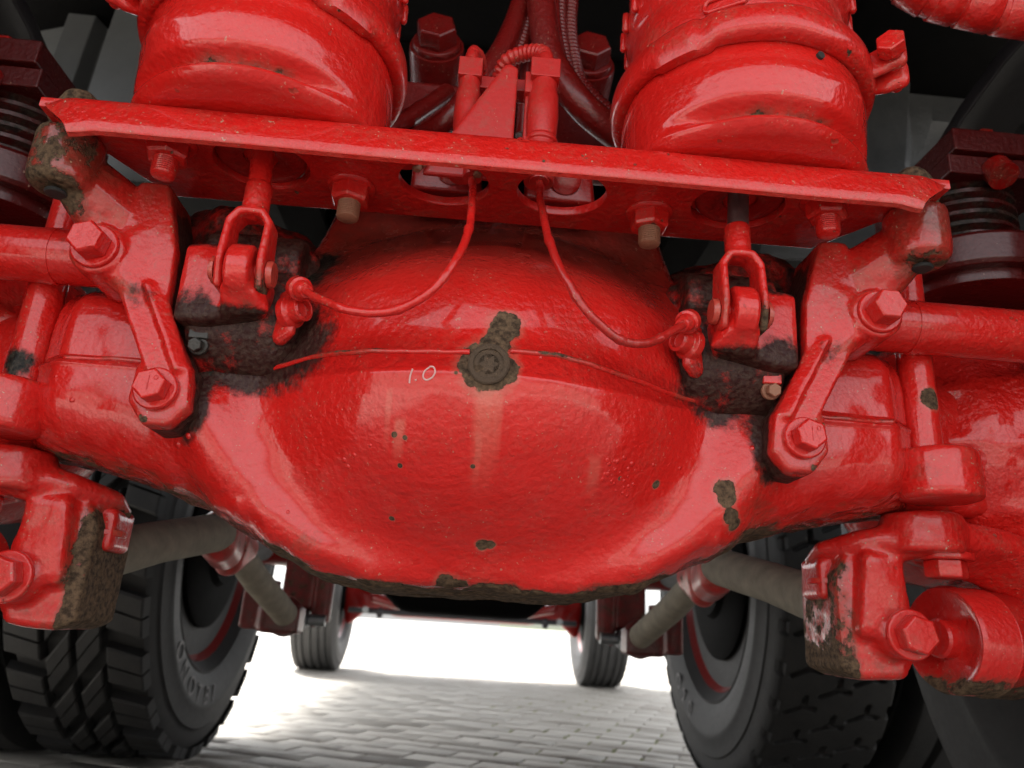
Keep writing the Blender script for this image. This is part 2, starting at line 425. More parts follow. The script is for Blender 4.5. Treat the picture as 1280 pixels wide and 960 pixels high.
for i in range(NX+1):
    X = X0+(X1-X0)*i/NX
    hb = ZC-zbot(X); ht = ztop(X)-ZC; yf = yfront(X); yc = .625; a = yc-yf
    n = 3.4+2.2*sst(.22, .12, abs(X))
    if round(n, 3) not in TSC: TSC[round(n, 3)] = _sect(n)
    TS = TSC[round(n, 3)]
    for j in range(NT_):
        t = TS[j]; c, s_ = math.cos(t), math.sin(t)
        y = a*math.copysign(abs(c)**(2/n), c); z = (ht if s_ > 0 else hb)*math.copysign(abs(s_)**(2/n), s_)
        Z = ZC+z; Y = yc-y
        if c > 0: Y += .040*sst(.57, .68, Z)
        if c > 0:
            rho = math.sqrt((X/.160)**2+((Z-.528)/.122)**2)
            Y -= .013*sst(0, .35, c)*math.exp(-((rho-1.30)/.15)**2)*sst(.53, .49, Z)
            w = sst(0, .35, c); Y -= w*dome(X, Z)
            # weld seam: upper pressing sits back a little, a rounded lip below it
            sz = Z-(ZC+.0015*math.sin(X*40))
            Y += w*.0032*sst(-.001, .0022, sz) - w*.0022*math.exp(-((sz+.0028)/.0022)**2)
            # moulded steps where skirt meets the arms
            for sx, x0 in ((-1, -.162), (1, .168)):
                Y -= w*.004*sst(.0, .004, sx*(X-x0))*sst(.435, .425, Z)*sst(.075, .06, sx*(X-x0))
        p = Vector((X, Y, Z))
        d = noise.noise(p*38)*.0011+noise.noise(p*14)*.0016
        low = sst(.03, .0, Z-zbot(X))
        d += low*(noise.noise(p*75)*.0018+noise.noise(p*28)*.0022)
        nrm = Vector((0, -math.copysign(abs(c)**(2-2/n), c), math.copysign(abs(s_)**(2-2/n), s_)))
        if nrm.length > 1e-6: p += nrm.normalized()*d
        hm.v.append(p)
for i in range(NX):
    for j in range(NT_):
        k_ = (j+1) % NT_; hm.f.append((i*NT_+j, i*NT_+k_, (i+1)*NT_+k_, (i+1)*NT_+j))
hm.f.append(tuple(range(NT_))); hm.f.append(tuple(NX*NT_+j for j in range(NT_)))
AXB = Vector((0, .625, .379))
axle = thing('axle_housing', 'big red rear axle housing with bulging round differential cover', 'axle housing', AXB)
hme = hm.mesh('housing')
def nz(p, s): return noise.noise(p*s)
def rust_h(p):
    h = p.z-zbot(p.x); v = 0
    if abs(p.x) < .40: v = .85*sst(max(.004, .011+.014*nz(p, 24)+.006*nz(p, 70)), .001, h)*(1 if abs(p.x) < .15 else .55)
    v += .34*sst(.05, .0, (Vector((p.x-.208, (p.z-.455)*.75))).length)
    v += .40*sst(.03, .0, (Vector((p.x+.118, (p.z-.405)))).length)
    v += .30*sst(.022, .0, (Vector((p.x-.128, (p.z-.44)))).length)
    v += .42*sst(.010, .0, abs(p.z-.530))*sst(.08, .12, p.x)*sst(.2, .15, p.x)
    return v
def gre_h(p):
    v = .85*sst(.085, .04, (Vector((p.x+.17, (p.z-.545)*1.5))).length)
    v += .8*sst(.075, .035, (Vector((p.x-.19, (p.z-.545)*1.4))).length)
    v += .8*sst(.02, .008, (Vector((p.x+.208, (p.z-.49)*.6))).length)
    v += .75*sst(.02, .008, (Vector((p.x-.208, (p.z-.49)*.6))).length)
    return v
set_attr(hme, {'rust': rust_h, 'grease': gre_h, 'film_shade': lambda p: .85*sst(.555, .66, p.z-.10*p.x*(1 if p.x > 0 else .2))*sst(.175, .13, abs(p.x))})
bvh = BVHTree.FromPolygons([v.co.copy() for v in hme.vertices], [tuple(p.vertices) for p in hme.polygons])
def drape(px, py):
    d = (fw + rt*((px-640)/FPX) - up*((py-480)/FPX)).normalized()
    h = bvh.ray_cast(CAM, d)
    return (h[0], h[1]) if h[0] else (at(px, py, .5), Vector((0, -1, 0)))
def sp(px, py, r): p = drape(px, py)[0]; return (p.x, p.y, p.z, r)
spots = [sp(609, 457, .0165), sp(618, 430, .010), sp(632, 407, .0105), sp(625, 418, .009), sp(596, 452, .012), sp(628, 462, .010),
         sp(493, 543, .0022), sp(506, 547, .0018), sp(500, 582, .0016), sp(490, 648, .0020), sp(603, 681, .0045), sp(613, 681, .0038), sp(591, 583, .0016),
         sp(820, 606, .0030), sp(775, 598, .0015), sp(372, 455, .0025), sp(560, 730, .009), sp(575, 730, .006), sp(905, 612, .0075), sp(908, 622, .007), sp(914, 645, .006), sp(918, 656, .005), sp(570, 466, .0012)]
gsp = [sp(400, 330, .02), sp(385, 350, .02), sp(270, 450, .02), sp(335, 445, .02), sp(300, 448, .02)]
HOUSE = paint('axle_housing_paint', gloss=.16, dust=.22, spots=spots, gspots=gsp, base=AXB, chips=0.0, peel=1.0, streaks=[(-.0010, .512, .43, .010, .5), (.0075, .50, .445, .004, .35), (-.0555, .482, .452, .005, .5), (-.0640, .50, .455, .003, .3), (.075, .47, .44, .006, .3), (-.004, .475, .44, .003, .3)])
housing = finish(hme, 'housing', HOUSE, axle, 180)
# weld bead along the seam, broken at the plug
for xa, xb in ((-.312, -.014), (.012, .315)):
    pts = []; rr = []; n_ = int((xb-xa)/.0016)
    for i in range(n_+1):
        x = xa+(xb-xa)*i/n_; z = ZC+.0015*math.sin(x*40)-.0002
        h = bvh.ray_cast(Vector((x, .1, z)), Vector((0, 1, 0)))
        if h[0]:
            w_ = .5+.5*noise.noise(Vector((x*90, 3, 0))); pts.append(h[0]+Vector((0, .0002, .0009*noise.noise(Vector((x*60, 0, 7)))))); rr.append(.0015+.0007*w_)
    bme = MB().tube(pts, rr, 10).mesh('weld_bead'); set_attr(bme, {'rust': lambda p: .26+.3*noise.noise(p*18)+.16*(p.z > ZC+.0006)})
    finish(bme, 'weld_bead', paint('weld_bead_paint', gloss=.2, dust=.3), axle, 180)
# fill plug with internal star socket
pc, pn = drape(611, 455)
pl = MB(); pl.lathe([(.0135, -.004), (.0135, .0008), (.0125, .0016), (.0100, .0012), (.0098, .0002), (.0068, .0002)], pc, pn, 40)
star = []
for i in range(24):
    star.append(.0050+.0014*math.cos(6*2*PI*i/24))
e1 = Vector((1, 0, 0)); e1 = (e1-pn*e1.dot(pn)).normalized(); e2 = pn.cross(e1)
vv = []
for h, kk in ((.0002, None), (.0002, 1), (-.005, 1)):
    for i in range(24):
        t = 2*PI*i/24; r = .0068 if kk is None else star[i]
        vv.append(pc+pn*h+(e1*math.cos(t)+e2*math.sin(t))*r)
ff = [(a+i, a+(i+1) % 24, a+24+(i+1) % 24, a+24+i) for a in (0, 24) for i in range(24)]+[tuple(48+i for i in range(24))]
pl.add(vv, ff); pl.build('oil_plug', BARE, axle, 30)
# chalk figures 1.0
cm = MB()
def stroke(pts, r=.00055):
    pp = []
    for q in smooth_path([Vector((x, y, 0)) for x, y in pts], 4):
        p, n_ = drape(q.x, q.y); pp.append(p+n_*.0002)
    cm.tube(pp, r, 8)
stroke([(516, 461), (513, 470), (512, 479)]); stroke([(519, 475.5), (521, 474.5)])
stroke([(537, 459), (531, 464), (529, 471), (533, 475), (540, 472), (544, 465), (542, 459), (537, 458.5)])
cm.build('chalk_mark', CHALK, axle)
# paint runs and blisters on the cover
bl = MB()
def blob(px, py, r, hgt=.35):
    p, n_ = drape(px, py); bl.lathe([(r, -.0006), (r*.95, r*hgt*.25), (r*.7, r*hgt*.7), (r*.3, r*hgt), (0, r*hgt)], p, n_, 14)
for (x, y, r) in [(430, 575, .0022), (443, 569, .0018), (463, 557, .0014), (435, 583, .0016), (383, 591, .0014), (760, 575, .0020), (790, 580, .0022), (780, 572, .0016), (817, 581, .0016), (360, 640, .0014),
                  (222, 556, .003), (235, 545, .0025), (388, 520, .0012), (700, 440, .0012), (676, 447, .0014), (90, 500, .002), (70, 470, .0014), (940, 560, .002), (955, 560, .0016), (700, 700, .0012), (850, 585, .0016)]:
    blob(x, y, r)
for i in range(26):
    a = random.uniform(0, 2*PI); r = random.random()**.5*30
    blob(772+r*math.cos(a)*.8, 595+r*math.sin(a), random.uniform(.0009, .0019), .28)
bo = bl.build('paint_blisters', REDG, axle, 60); bo['kind'] = 'stuff'
# bosses on the arms that carry the vertical rods + hub castings
for sg in (-1, 1):
    m = MB(); m.lathe([(.001, .472), (.0285, .472), (.030, .476), (.030, .507), (.028, .512), (.001, .512)], (.360, .552, 0), (0, 0, 1), 40)
    m.hull([(.340, .565, .492, .018), (.305, .565, .520, .012), (.30, .57, .50, .012), (.355, .60, .50, .02)])
    m.hull([(.330, .575, .515, .008), (.308, .565, .535, .006), (.355, .6, .53, .01)])
    m.mirror(sg); m.fuse('rod_boss', REDC, axle, .0028, 5, attr={'rust': lambda p: .30*sst(.014, .0, abs(p.z-.519))})
    m = MB(); m.lathe([(.05, .36), (.10, .40), (.125, .43), (.13, .47), (.13, .60), (.0, .60)], (0, .705, .545), (1, 0, 0), 72)
    for a in (-.55, -.1, .35, .9):
        m.hull([(.40, .705-.105*math.cos(a), .545+.105*math.sin(a), .007), (.46, .705-.13*math.cos(a), .545+.13*math.sin(a), .006), (.40, .705-.06*math.cos(a), .545+.06*math.sin(a), .007)])
    m.lathe([(.13, .462), (.1345, .464), (.1345, .472), (.13, .474)], (0, .705, .545), (1, 0, 0), 72)
    m.mirror(sg); m.fuse('hub_casting', REDG if sg > 0 else RED, axle, .005, 4, lump=.0008)

# ================================================================== mounting beam (plate + flange)
def lerp(a, b, t): return a+(b-a)*t
beam = thing('mounting_beam', 'long red flanged steel plate with four holes carrying both brake chambers', 'mounting beam', (0, .49, .675))
cu = bpy.data.curves.new('plate', 'CURVE'); cu.dimensions = '2D'; cu.fill_mode = 'BOTH'; cu.extrude = .0030; cu.bevel_depth = .0008; cu.bevel_resolution = 1
def poly(pts):
    s = cu.splines.new('POLY'); s.points.add(len(pts)-1); s.use_cyclic_u = True
    for q, (x, y) in zip(s.points, pts): q.co = (x, y, 0, 1)
poly([(-.318, .4385), (.318, .4385), (.318, .468), (.292, .490), (.262, .536), (-.268, .541), (-.294, .490), (-.318, .468)])
for sx in (-1, 1):
    poly([(sx*.181+.036*math.cos(2*PI*i/48), .4855+.032*math.sin(2*PI*i/48)) for i in range(48)])
    poly([(sx*.045+.035*math.cos(2*PI*i/48), .488+.031*math.sin(2*PI*i/48)) for i in range(48)])
to = bpy.data.objects.new('t', cu); C.objects.link(to)
pm = bpy.data.meshes.new_from_object(to.evaluated_get(bpy.context.evaluated_depsgraph_get())); bpy.data.objects.remove(to)
pm.transform(Matrix.Translation((0, 0, .679)))
PLATE = paint('beam_plate_paint', tint=.92, rust=.02, dust=.5, chips=.9, gloss=.3)
pm.materials.clear(); finish(pm, 'plate', PLATE, beam, 35)
# flange: bent over the front edge, cut on the skew at both ends
prof = [(.452, .6835), (.443, .6845), (.437, .6835), (.4325, .680), (.4300, .674), (.4270, .6615), (.4262, .6565), (.4275, .6525), (.4310, .6515), (.4335, .6545), (.4352, .6615), (.4378, .672), (.4400, .6752), (.452, .6755)]
fm = MB(); npf = len(prof); NS = 120
for i in range(NS+1):
    t = i/NS
    for (y, z) in prof:
        ex = lerp(.289, .316, sst(.652, .684, z)); x = lerp(-ex, ex, t)
        e = sst(.02, 0, ex-abs(x))
        fm.v.append(Vector((x, y + .004*e*sst(.66, .675, z) + noise.noise(Vector((x*9, 0, 3)))*.0006, z + noise.noise(Vector((x*7, 0, 0)))*.0007 - .003*e)))
for i in range(NS):
    for j in range(npf):
        kx = (j+1) % npf; fm.f.append((i*npf+j, i*npf+kx, (i+1)*npf+kx, (i+1)*npf+j))
fm.f.append(tuple(range(npf))); fm.f.append(tuple(NS*npf+j for j in range(npf)))
FL = paint('beam_flange_paint', gloss=.14, dust=.4, chips=1.0, peel=1.2, edge=.25)
fo = fm.build('flange', FL, beam, 50)

# ================================================================== brake chambers
def chamber(sg, label):
    cx, cyy = .1835, .487; dh = .012 if sg < 0 else .005
    t = thing('brake_chamber', label, 'brake chamber', (sg*cx, cyy, .684), 'brake chambers on the mounting beam')
    o = Vector((cx, cyy, 0)); oh = o+Vector((0, 0, dh))
    RR = .0915
    prof = [(.05, .684), (RR-.012, .684), (RR-.006, .6855), (RR-.002, .689), (RR, .6915), (RR, .694), (RR, .6965), (RR, .699), (RR, .7015), (RR, .704), (RR, .7065), (RR, .709), (RR, .714), (RR, .719), (RR, .724), (RR, .730), (RR, .736), (RR, .742), (RR, .742+dh), (RR-.001, .750+dh), (RR-.004, .756+dh)]
    # dent: a crescent hollow pressed into the front of the pot
    def warp(r, h, th):
        d = (th+PI) % (2*PI)-PI
        w = sst(1.15, .55, abs(d-.12))
        fr = max(0, math.cos(d))
        r -= .0125*w*math.exp(-((h-.6995)/.0046)**2)
        r -= .004*w*sst(.698, .690, h)
        r += .0035*w*math.exp(-((h-.728)/.012)**2)
        if math.cos(d) < -.05 and h < .73: r = min(r, .050/abs(math.cos(d)))
        return r + .0004*noise.noise(Vector((math.cos(th)*4, math.sin(th)*4, h*60))), h
    m = MB(); m.lathe([(p, q) for p, q in prof], o, (0, 0, 1), 128, warp, ref=(0, -1, 0)); m.mirror(sg)
    me = m.mesh('pot')
    def rr(p):
        d = abs(math.atan2(p.x-sg*cx, -(p.y-cyy))); return .46*sst(.9, .3, d)*sst(.009, .001, abs(p.z-.6990))
    set_attr(me, {'rust': rr})
    finish(me, 'pot', paint('chamber_pot_paint', gloss=.13, dust=.22, chips=.4, peel=.8), t, 50)
    # V-band clamp
    m = MB(); m.lathe([(.088, .7475), (.094, .7445), (.0985, .7460), (.1005, .7510), (.1010, .758), (.1000, .7660), (.0965, .7710), (.088, .7720)], oh, (0, 0, 1), 128,
                      lambda r, h, th: (r + .0035*(1-abs(math.sin(th*1.0)))*(r > .094) - .003*(r > .094)*sst(.10, .06, abs(((th-.62*sg*-1*sg) % (2*PI))-.0)), h - .004*(h < .748)*sst(.25, .2, abs(((th+.75+PI) % (2*PI))-PI))), ref=(0, -1, 0))
    m.mirror(sg); band = m.build('clamp_band', REDW, t, 60)
    # clamp lugs on the outer side
    ang = rad(56); dv = Vector((math.sin(ang), -math.cos(ang), 0)); tv = Vector((math.cos(ang), math.sin(ang), 0))
    b0 = oh + dv*.097
    for (off, dz, nm) in ((-.008, .004, 'clamp_lug'), (.010, -.004, 'clamp_lug')):
        m = MB(); c0 = b0+tv*off; c1 = c0+dv*.012-tv*off*.3; c2 = c0+dv*.021-tv*off*.25
        m.hull([(c0.x, c0.y, .752+dh, .0040), (c0.x, c0.y, .766+dh, .0040), (c1.x, c1.y, .752+dz+dh, .0040), (c1.x, c1.y, .768+dz+dh, .0040)])
        m.hull([(c1.x, c1.y, .754+dz+dh, .0042), (c1.x, c1.y, .766+dz+dh, .0042), (c2.x, c2.y, .755+dz+dh, .0058), (c2.x, c2.y, .767+dz+dh, .0058)])
        m.mirror(sg); m.fuse(nm, REDW, band, .0018, 9)
    bc = b0+dv*.017+Vector((0, 0, .762)); av = Vector((-.25, -.8, .5))
    av = (-tv*.9+Vector((0, 0, .15))).normalized()
    m = MB(); m.lathe([(.0085, .0), (.0085, .002), (.005, .002), (.005, -.034), (.004, -.036), (0, -.036)], bc+av*.012, av, 28); m.hexa(bc+av*.014, av, .018, .010)
    m.mirror(sg); m.build('clamp_bolt', REDW, band, 28, .0006)
    # upper spring-brake half
    m = MB(); m.lathe([(.085, .772), (.0865, .776), (.0865, .800), (.084, .815), (.083, .822), (.0865, .826), (.0895, .832), (.0895, .846), (.0865, .850), (.0865, .900), (.08, .925), (.05, .94), (0, .944)], oh, (0, 0, 1), 96); m.mirror(sg)
    um = m.mesh('upper_pot'); finish(um, 'upper_pot', REDW, t, 50)
    m = MB()
    for i in range(26):
        a = 2*PI*i/26; m.hull([(o.x+.091*math.cos(a), o.y+.091*math.sin(a), .832+dh, .0035), (o.x+.091*math.cos(a), o.y+.091*math.sin(a), .846+dh, .0035)], 1)
    m.mirror(sg); m.build('crimp_ring', REDW, t, 60)
    # oval breather port
    a0 = -.42 if sg > 0 else .42
    pts = []
    for i in range(32):
        w = 2*PI*i/32; ca, sa = math.cos(w), math.sin(w)
        sx_ = (.010 if ca > 0 else -.010)+.005*ca; sz_ = .0052*sa
        th = a0+sx_/.088; pts.append(oh+Vector((math.sin(th)*.0880, -math.cos(th)*.0880, .788+sz_+sx_*.12)))
    m = MB(); m.tube(pts, .0017, 10, closed=True); m.mirror(sg); m.build('port_rim', REDW, t, 60)
    if sg > 0:
        th = .28; p = o+Vector((math.sin(th)*.0930, -math.cos(th)*.0930, .7435))
        m = MB(); m.lathe([(.0028, -.003), (.0028, .0016), (0, .0016)], p, (math.sin(th), -math.cos(th), 0), 20); m.build('vent_hole_disc', DARKHOLE, t)  # solid dark disc in place of the shade inside a hole
    # seat of the pot seen through the plate hole
    m = MB(); m.lathe([(.0, .6865), (.012, .6865), (.013, .682), (.020, .680), (.030, .6805), (.0335, .683), (.034, .6865)], o, (0, 0, 1), 48); m.mirror(sg); m.build('guide_bush', REDD, t, 40)
    # push rod, clevis
    rx, ry = .1755, .474
    dz = .02
    m = MB(); m.tube([(rx+.004, ry+.004, .69), (rx, ry, .638)], .0078 if sg > 0 else .0082, 24); m.mirror(sg)
    pme = m.mesh('push_rod'); set_attr(pme, {'rust': lambda p: 0})
    finish(pme, 'push_rod', STEEL if sg > 0 else paint('rod_paint_flaked', rust=.2, chips=1, gloss=.2), t, 40)
    zE = .581
    m = MB(); m.lathe([(.0, .652), (.0088, .652), (.0095, .649), (.0095, .628), (.0105, .624), (.0, .622)], (rx, ry, 0), (0, 0, 1), 32)
    for q in (-1, 1):
        m.hull([(rx+q*.0137, ry-.0075, .616, .0030), (rx+q*.0137, ry+.0075, .616, .0030), (rx+q*.0140, ry-.0115, zE+.004, .0030), (rx+q*.0140, ry+.0115, zE+.004, .0030), (rx+q*.0140, ry-.006, zE-.012, .0030), (rx+q*.0140, ry+.006, zE-.012, .0030)])
        m.hull([(rx, ry-.0075, .626, .0030), (rx, ry+.0075, .626, .0030), (rx+q*.0080, ry-.0075, .6255, .0030), (rx+q*.0080, ry+.0075, .6255, .0030)])
        m.hull([(rx+q*.0080, ry-.0075, .6255, .0030), (rx+q*.0080, ry+.0075, .6255, .0030), (rx+q*.0137, ry-.0075, .617, .0030), (rx+q*.0137, ry+.0075, .617, .0030)])
    m.mirror(sg)
    cl = m.fuse('clevis', REDC if sg > 0 else REDW, t, .0011, 7, attr={'rust': lambda p: .5*sst(.595, .572, p.z)*(1 if (p.x+sg*.0-sg*rx)*1 > .004 else .35)})
    m = MB()
    m.lathe([(0, -.0215), (.0085, -.0215), (.0095, -.020), (.0095, -.0175), (.006, -.0175), (.006, .0178), (.0100, .0178), (.0100, .0200), (.007, .0200), (.007, .0222), (0, .0222)], (rx, ry, zE), (1, 0, 0), 32); m.mirror(sg)
    m.build('clevis_pin', REDC, cl, 35)
    # mounting studs through the plate
    for (nx, ny, rt_) in ((.241, .466, .2), (.1165, .503, .5)):
        stud_nut('stud_nut', (sg*nx, ny, .6758), (0, 0, -1), .0265, .016, .030, REDW, t, rt_, None if nx > .2 else TAN)
    return t
chamber(-1, 'red brake chamber above the clevis with flaked painted push rod')
chamber(1, 'red brake chamber with small black vent hole and bare steel push rod')

# ================================================================== cast support brackets and their bolts
def bracket(sg, label):
    t = thing('support_bracket', label, 'bracket', (sg*.23, .53, .47), 'cast brackets bracing the mounting beam')
    m = MB()
    m.lathe([(0, .632), (.017, .632), (.0215, .637), (.0225, .645), (.0225, .6735), (0, .6735)], (.313, .473, 0), (.0, 0.0, 1), 40)
    m.hull([(.312, .476, .650, .016), (.291, .50, .612, .011), (.268, .505, .625, .009), (.270, .505, .645, .008), (.30, .49, .660, .010)])
    m.slab([(.268, .655), (.250, .655), (.236, .605), (.233, .560), (.256, .560), (.272, .580), (.270, .62)], .492, .540, .003)
    m.hull([(.284, .50, .596, .014), (.284, .53, .596, .014), (.255, .50, .57, .01), (.255, .50, .62, .008), (.255, .53, .60, .01)])
    m.lathe([(0, .4845), (.0185, .4845), (.0195, .487), (.0195, .54), (0, .54)], (.284, 0, .596), (0, 1, 0), 40)
    m.hull([(.266, .495, .572, .003), (.239, .499, .570, .003), (.230, .490, .508, .003), (.207, .494, .512, .003), (.266, .520, .572, .003), (.239, .522, .570, .003), (.230, .515, .508, .003), (.207, .515, .512, .003)], 1)
    m.hull([(.247, .490, .574, .0022), (.213, .487, .512, .0022), (.247, .51, .574, .003), (.213, .51, .512, .003), (.236, .495, .572, .002), (.207, .492, .513, .002)], 1)
    m.slab([(.238, .512), (.208, .514), (.2045, .488), (.213, .476), (.228, .476), (.239, .490)], .490, .548, .004)
    m.mirror(sg)
    def ru(p):
        x = abs(p.x); v = (.46 if sg < 0 else .22)*sst(.60, .65, p.z)*sst(.27, .30, x)+.3*sst(.640,.632,p.z)*sst(.29,.30,x)
        v += .32*sst(.03, .0, (Vector((x-.262, p.z-.565)).length))
        return v
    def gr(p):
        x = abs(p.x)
        return .85*sst(.25, .238, x)*sst(.496, .506, p.y) + .6*sst(.016, 0, abs(x-.238))*sst(.50, .53, p.y)+ .55*sst(.012, .0, p.z-.471)*sst(.22, .205, x)+.5*sst(.02,.005,Vector((x-.248,p.z-.565)).length)  # grease, enlarged on the inner side to deepen the shade there
    m.fuse('bracket_casting', paint('bracket_casting_paint', rust=.08, dust=.6, gloss=.2, chips=1.0, edge=.6), t, .0018, 3, attr={'rust': ru, 'grease': gr, 'film_shade': lambda p: .62*sst(.575, .655, p.z)*(.6+.8*noise.noise(p*30))+.35*sst(.50, .47, p.z)}, lump=.0003)  # brown layer paints shade onto the upper casting, besides its weathering
    hex_bolt('upper_bolt', (sg*.284, .4835, .596), (0, -1, 0), .0222, .0145, REDG if sg < 0 else RED, t, rot=rad(8+20*sg), wr=.0165, wh=.003)
    lb = hex_bolt('lower_bolt', (sg*.2235, .4890, .497), (0, -1, 0), .0195, .0110, REDG, t, rot=rad(12*sg), wr=.0148, wh=.003)
    # raised grade marks
    m = MB(); o = Vector((sg*.2235, .4890-.0141, .497))
    m.box(o+Vector((0, 0, 0)), (.0008, .0008, .010)); m.tube([o+Vector((.0045+.0014*math.cos(a*PI/6), 0, .004+.0014*math.sin(a*PI/6))) for a in range(12)], .0004, 6, True)
    m.build('grade_mark', REDG, lb)
    # fixing stud through the top boss, solid dark cap for the bore's shade below
    m = MB(); m.hull([(.320, .482, .694, .014), (.320, .482, .708, .0145), (.330, .482, .700, .012)]); m.lathe([(0, .683), (.017, .683), (.017, .70), (0, .70)], (.318, .480, 0), (0, 0, 1), 30)
    m.mirror(sg); m.fuse('top_boss', REDC, t, .0022, 4, attr={'rust': lambda p: .5}, lump=.001)
    m = MB(); m.lathe([(.0, .0), (.0065, .0), (.0075, .002), (.0065, .003), (0, .003)], (sg*.313, .471, .6305), (0, 0, -1), 24); m.build('boss_bore_disc', DARKHOLE, t)
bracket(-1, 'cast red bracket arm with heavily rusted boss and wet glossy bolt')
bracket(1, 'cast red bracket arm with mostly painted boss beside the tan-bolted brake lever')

# camshaft tubes
def camtube(sg, label):
    m = MB(); m.tube([(.268, .533, .609), (.30, .533, .609), (.40, .534, .6095), (.62, .535, .610)], .0215, 48)
    m.tube([(.335, .5335, .609), (.342, .5335, .609)], .0222, 48)
    m.mirror(sg); o = m.build('camshaft_tube', paint('tube_paint', dust=.3, gloss=.2, chips=.5, rust=.03), None, 40); tag(o, label, 'tube', 'camshaft tubes')
    m2 = MB()
camtube(-1, 'horizontal red tube running outward from the rusted bracket'); camtube(1, 'horizontal red tube running outward past the black ribbed bellows')
# vertical rods
for sg, lb in ((-1, 'upright red rod with black worn band standing in the axle'), (1, 'upright red rod with small bare rust spot on its middle')):
    t = MB(); t.tube([(.3535, .556, .510), (.354, .557, .56), (.355, .559, .64), (.356, .560, .70)], .0135, 32); t.mirror(sg)
    me = t.mesh('upright_rod')
    if sg < 0: set_attr(me, {'grease': lambda p: 0})
    o = finish(me, 'upright_rod', paint('rod_paint', gloss=.2, dust=.3, gspots=[(-.3535, .545, .524, .013)] if sg < 0 else (), spots=[(.356, .543, .553, .0085)] if sg > 0 else ()), None, 40)
    tag(o, lb, 'rod', 'upright rods in the axle ends')

# ================================================================== slack adjusters (brake levers)
def adjuster(sg, label):
    t = thing('slack_adjuster', label, 'brake lever', (sg*.18, .53, .52), 'slack adjusters')
    m = MB()
    m.hull([(.222, .497, .606, .005), (.186, .497, .610, .005), (.163, .486, .572, .005), (.166, .486, .560, .005), (.205, .490, .552, .005), (.219, .492, .553, .005), (.222, .55, .606, .005), (.165, .55, .600, .005), (.165, .55, .555, .005), (.219, .55, .550, .005)])
    m.lathe([(0, -.0085), (.0175, -.0085), (.0195, -.0065), (.0195, .0065), (.0175, .0085), (0, .0085)], (.1755, .474, .581), (1, 0, 0), 40)
    m.hull([(.1840, .474, .585, .003), (.1670, .474, .585, .003), (.1840, .470, .566, .004), (.1670, .470, .566, .004), (.185, .482, .555, .004), (.160, .482, .558, .004), (.185, .50, .58, .004), (.166, .50, .58, .004)])
    m.mirror(sg)
    body = m.fuse('lever', paint('lever_paint', gloss=.22, dust=.3, chips=.5, edge=.5), t, .0018, 4, attr={'grease': lambda p: .75*sst(.034, .014, Vector((abs(p.x)-.214, p.z-.550)).length)+.9*sst(.562, .552, p.z)+.7*sst(.603,.610,p.z)+.6*sst(.52, .54, p.y), 'rust': lambda p: .4*sst(.02, 0, Vector((abs(p.x)-.170, p.z-.555)).length)})
    m = MB(); m.lathe([(0, .140), (.030, .140), (.040, .146), (.046, .155), (.046, .212), (.042, .219), (0, .219)], (0, .540, .563), (1, 0, 0), 56)
    m.lathe([(0, .150), (.020, .150), (.022, .155), (.022, .222), (0, .222)], (0, .535, .618), (1, 0, 0), 40)
    m.hull([(.15, .55, .60, .01), (.215, .55, .60, .01), (.15, .56, .56, .01), (.215, .56, .56, .01), (.15, .55, .63, .008), (.21, .55, .63, .008)])
    m.mirror(sg); m.fuse('gear_case', paint('gear_case_paint', grease=.72, gloss=.3), t, .0025, 4, lump=.001)
    c = Vector((sg*.207, .503, .537)); m = MB(); m.box(c+Vector((0, -.001, .008)), (.014, .008, .012)); m.build('cover_tab', REDGR if sg > 0 else BLACKG, t, 35, .001)
    hex_bolt('cover_bolt', c+Vector((0, .0, -.002)), (0, -1, -.25), .009, .007, BLACKG if sg < 0 else TAN, t, wr=.007)
    # wear-sensor socket on the inner side
    m = MB(); m.hull([(.150, .50, .575, .006), (.150, .50, .545, .006), (.143, .495, .575, .004), (.143, .495, .548, .004)])
    m.lathe([(.0, 0), (.012, 0), (.012, .006), (.009, .008), (.009, .016), (.0065, .017), (.0065, .012), (0, .012)], (.147, .495, .562), (-.8, -.5, .05), 28)
    m.mirror(sg); m.build('sensor_socket', REDGR, t, 40, .0006)
adjuster(-1, 'red brake lever block smeared with black grease under painted clevis'); adjuster(1, 'red brake lever with blackened gear case and tan cover bolt')
# dark castings behind the levers
for sg, lb in ((-1, 'black greasy brake casting behind the grease-smeared lever block'), (1, 'black greasy brake casting with gleaming red edge behind the lever')):
    m = MB(); m.hull([(.225, .56, .66, .02), (.225, .56, .53, .02), (.245, .57, .66, .02), (.24, .57, .53, .02), (.18, .60, .66, .02), (.18, .60, .54, .02), (.145, .585, .64, .012), (.145, .585, .56, .012)])
    m.lathe([(0, .20), (.028, .20), (.030, .205), (.030, .235), (0, .235)], (0, .545, .585), (1, 0, 0), 40)
    m.mirror(sg); o = m.fuse('brake_casting', paint('brake_casting_paint', grease=.62, gloss=.25, tint=.8), None, .004, 4, lump=.003); tag(o, lb, 'casting')

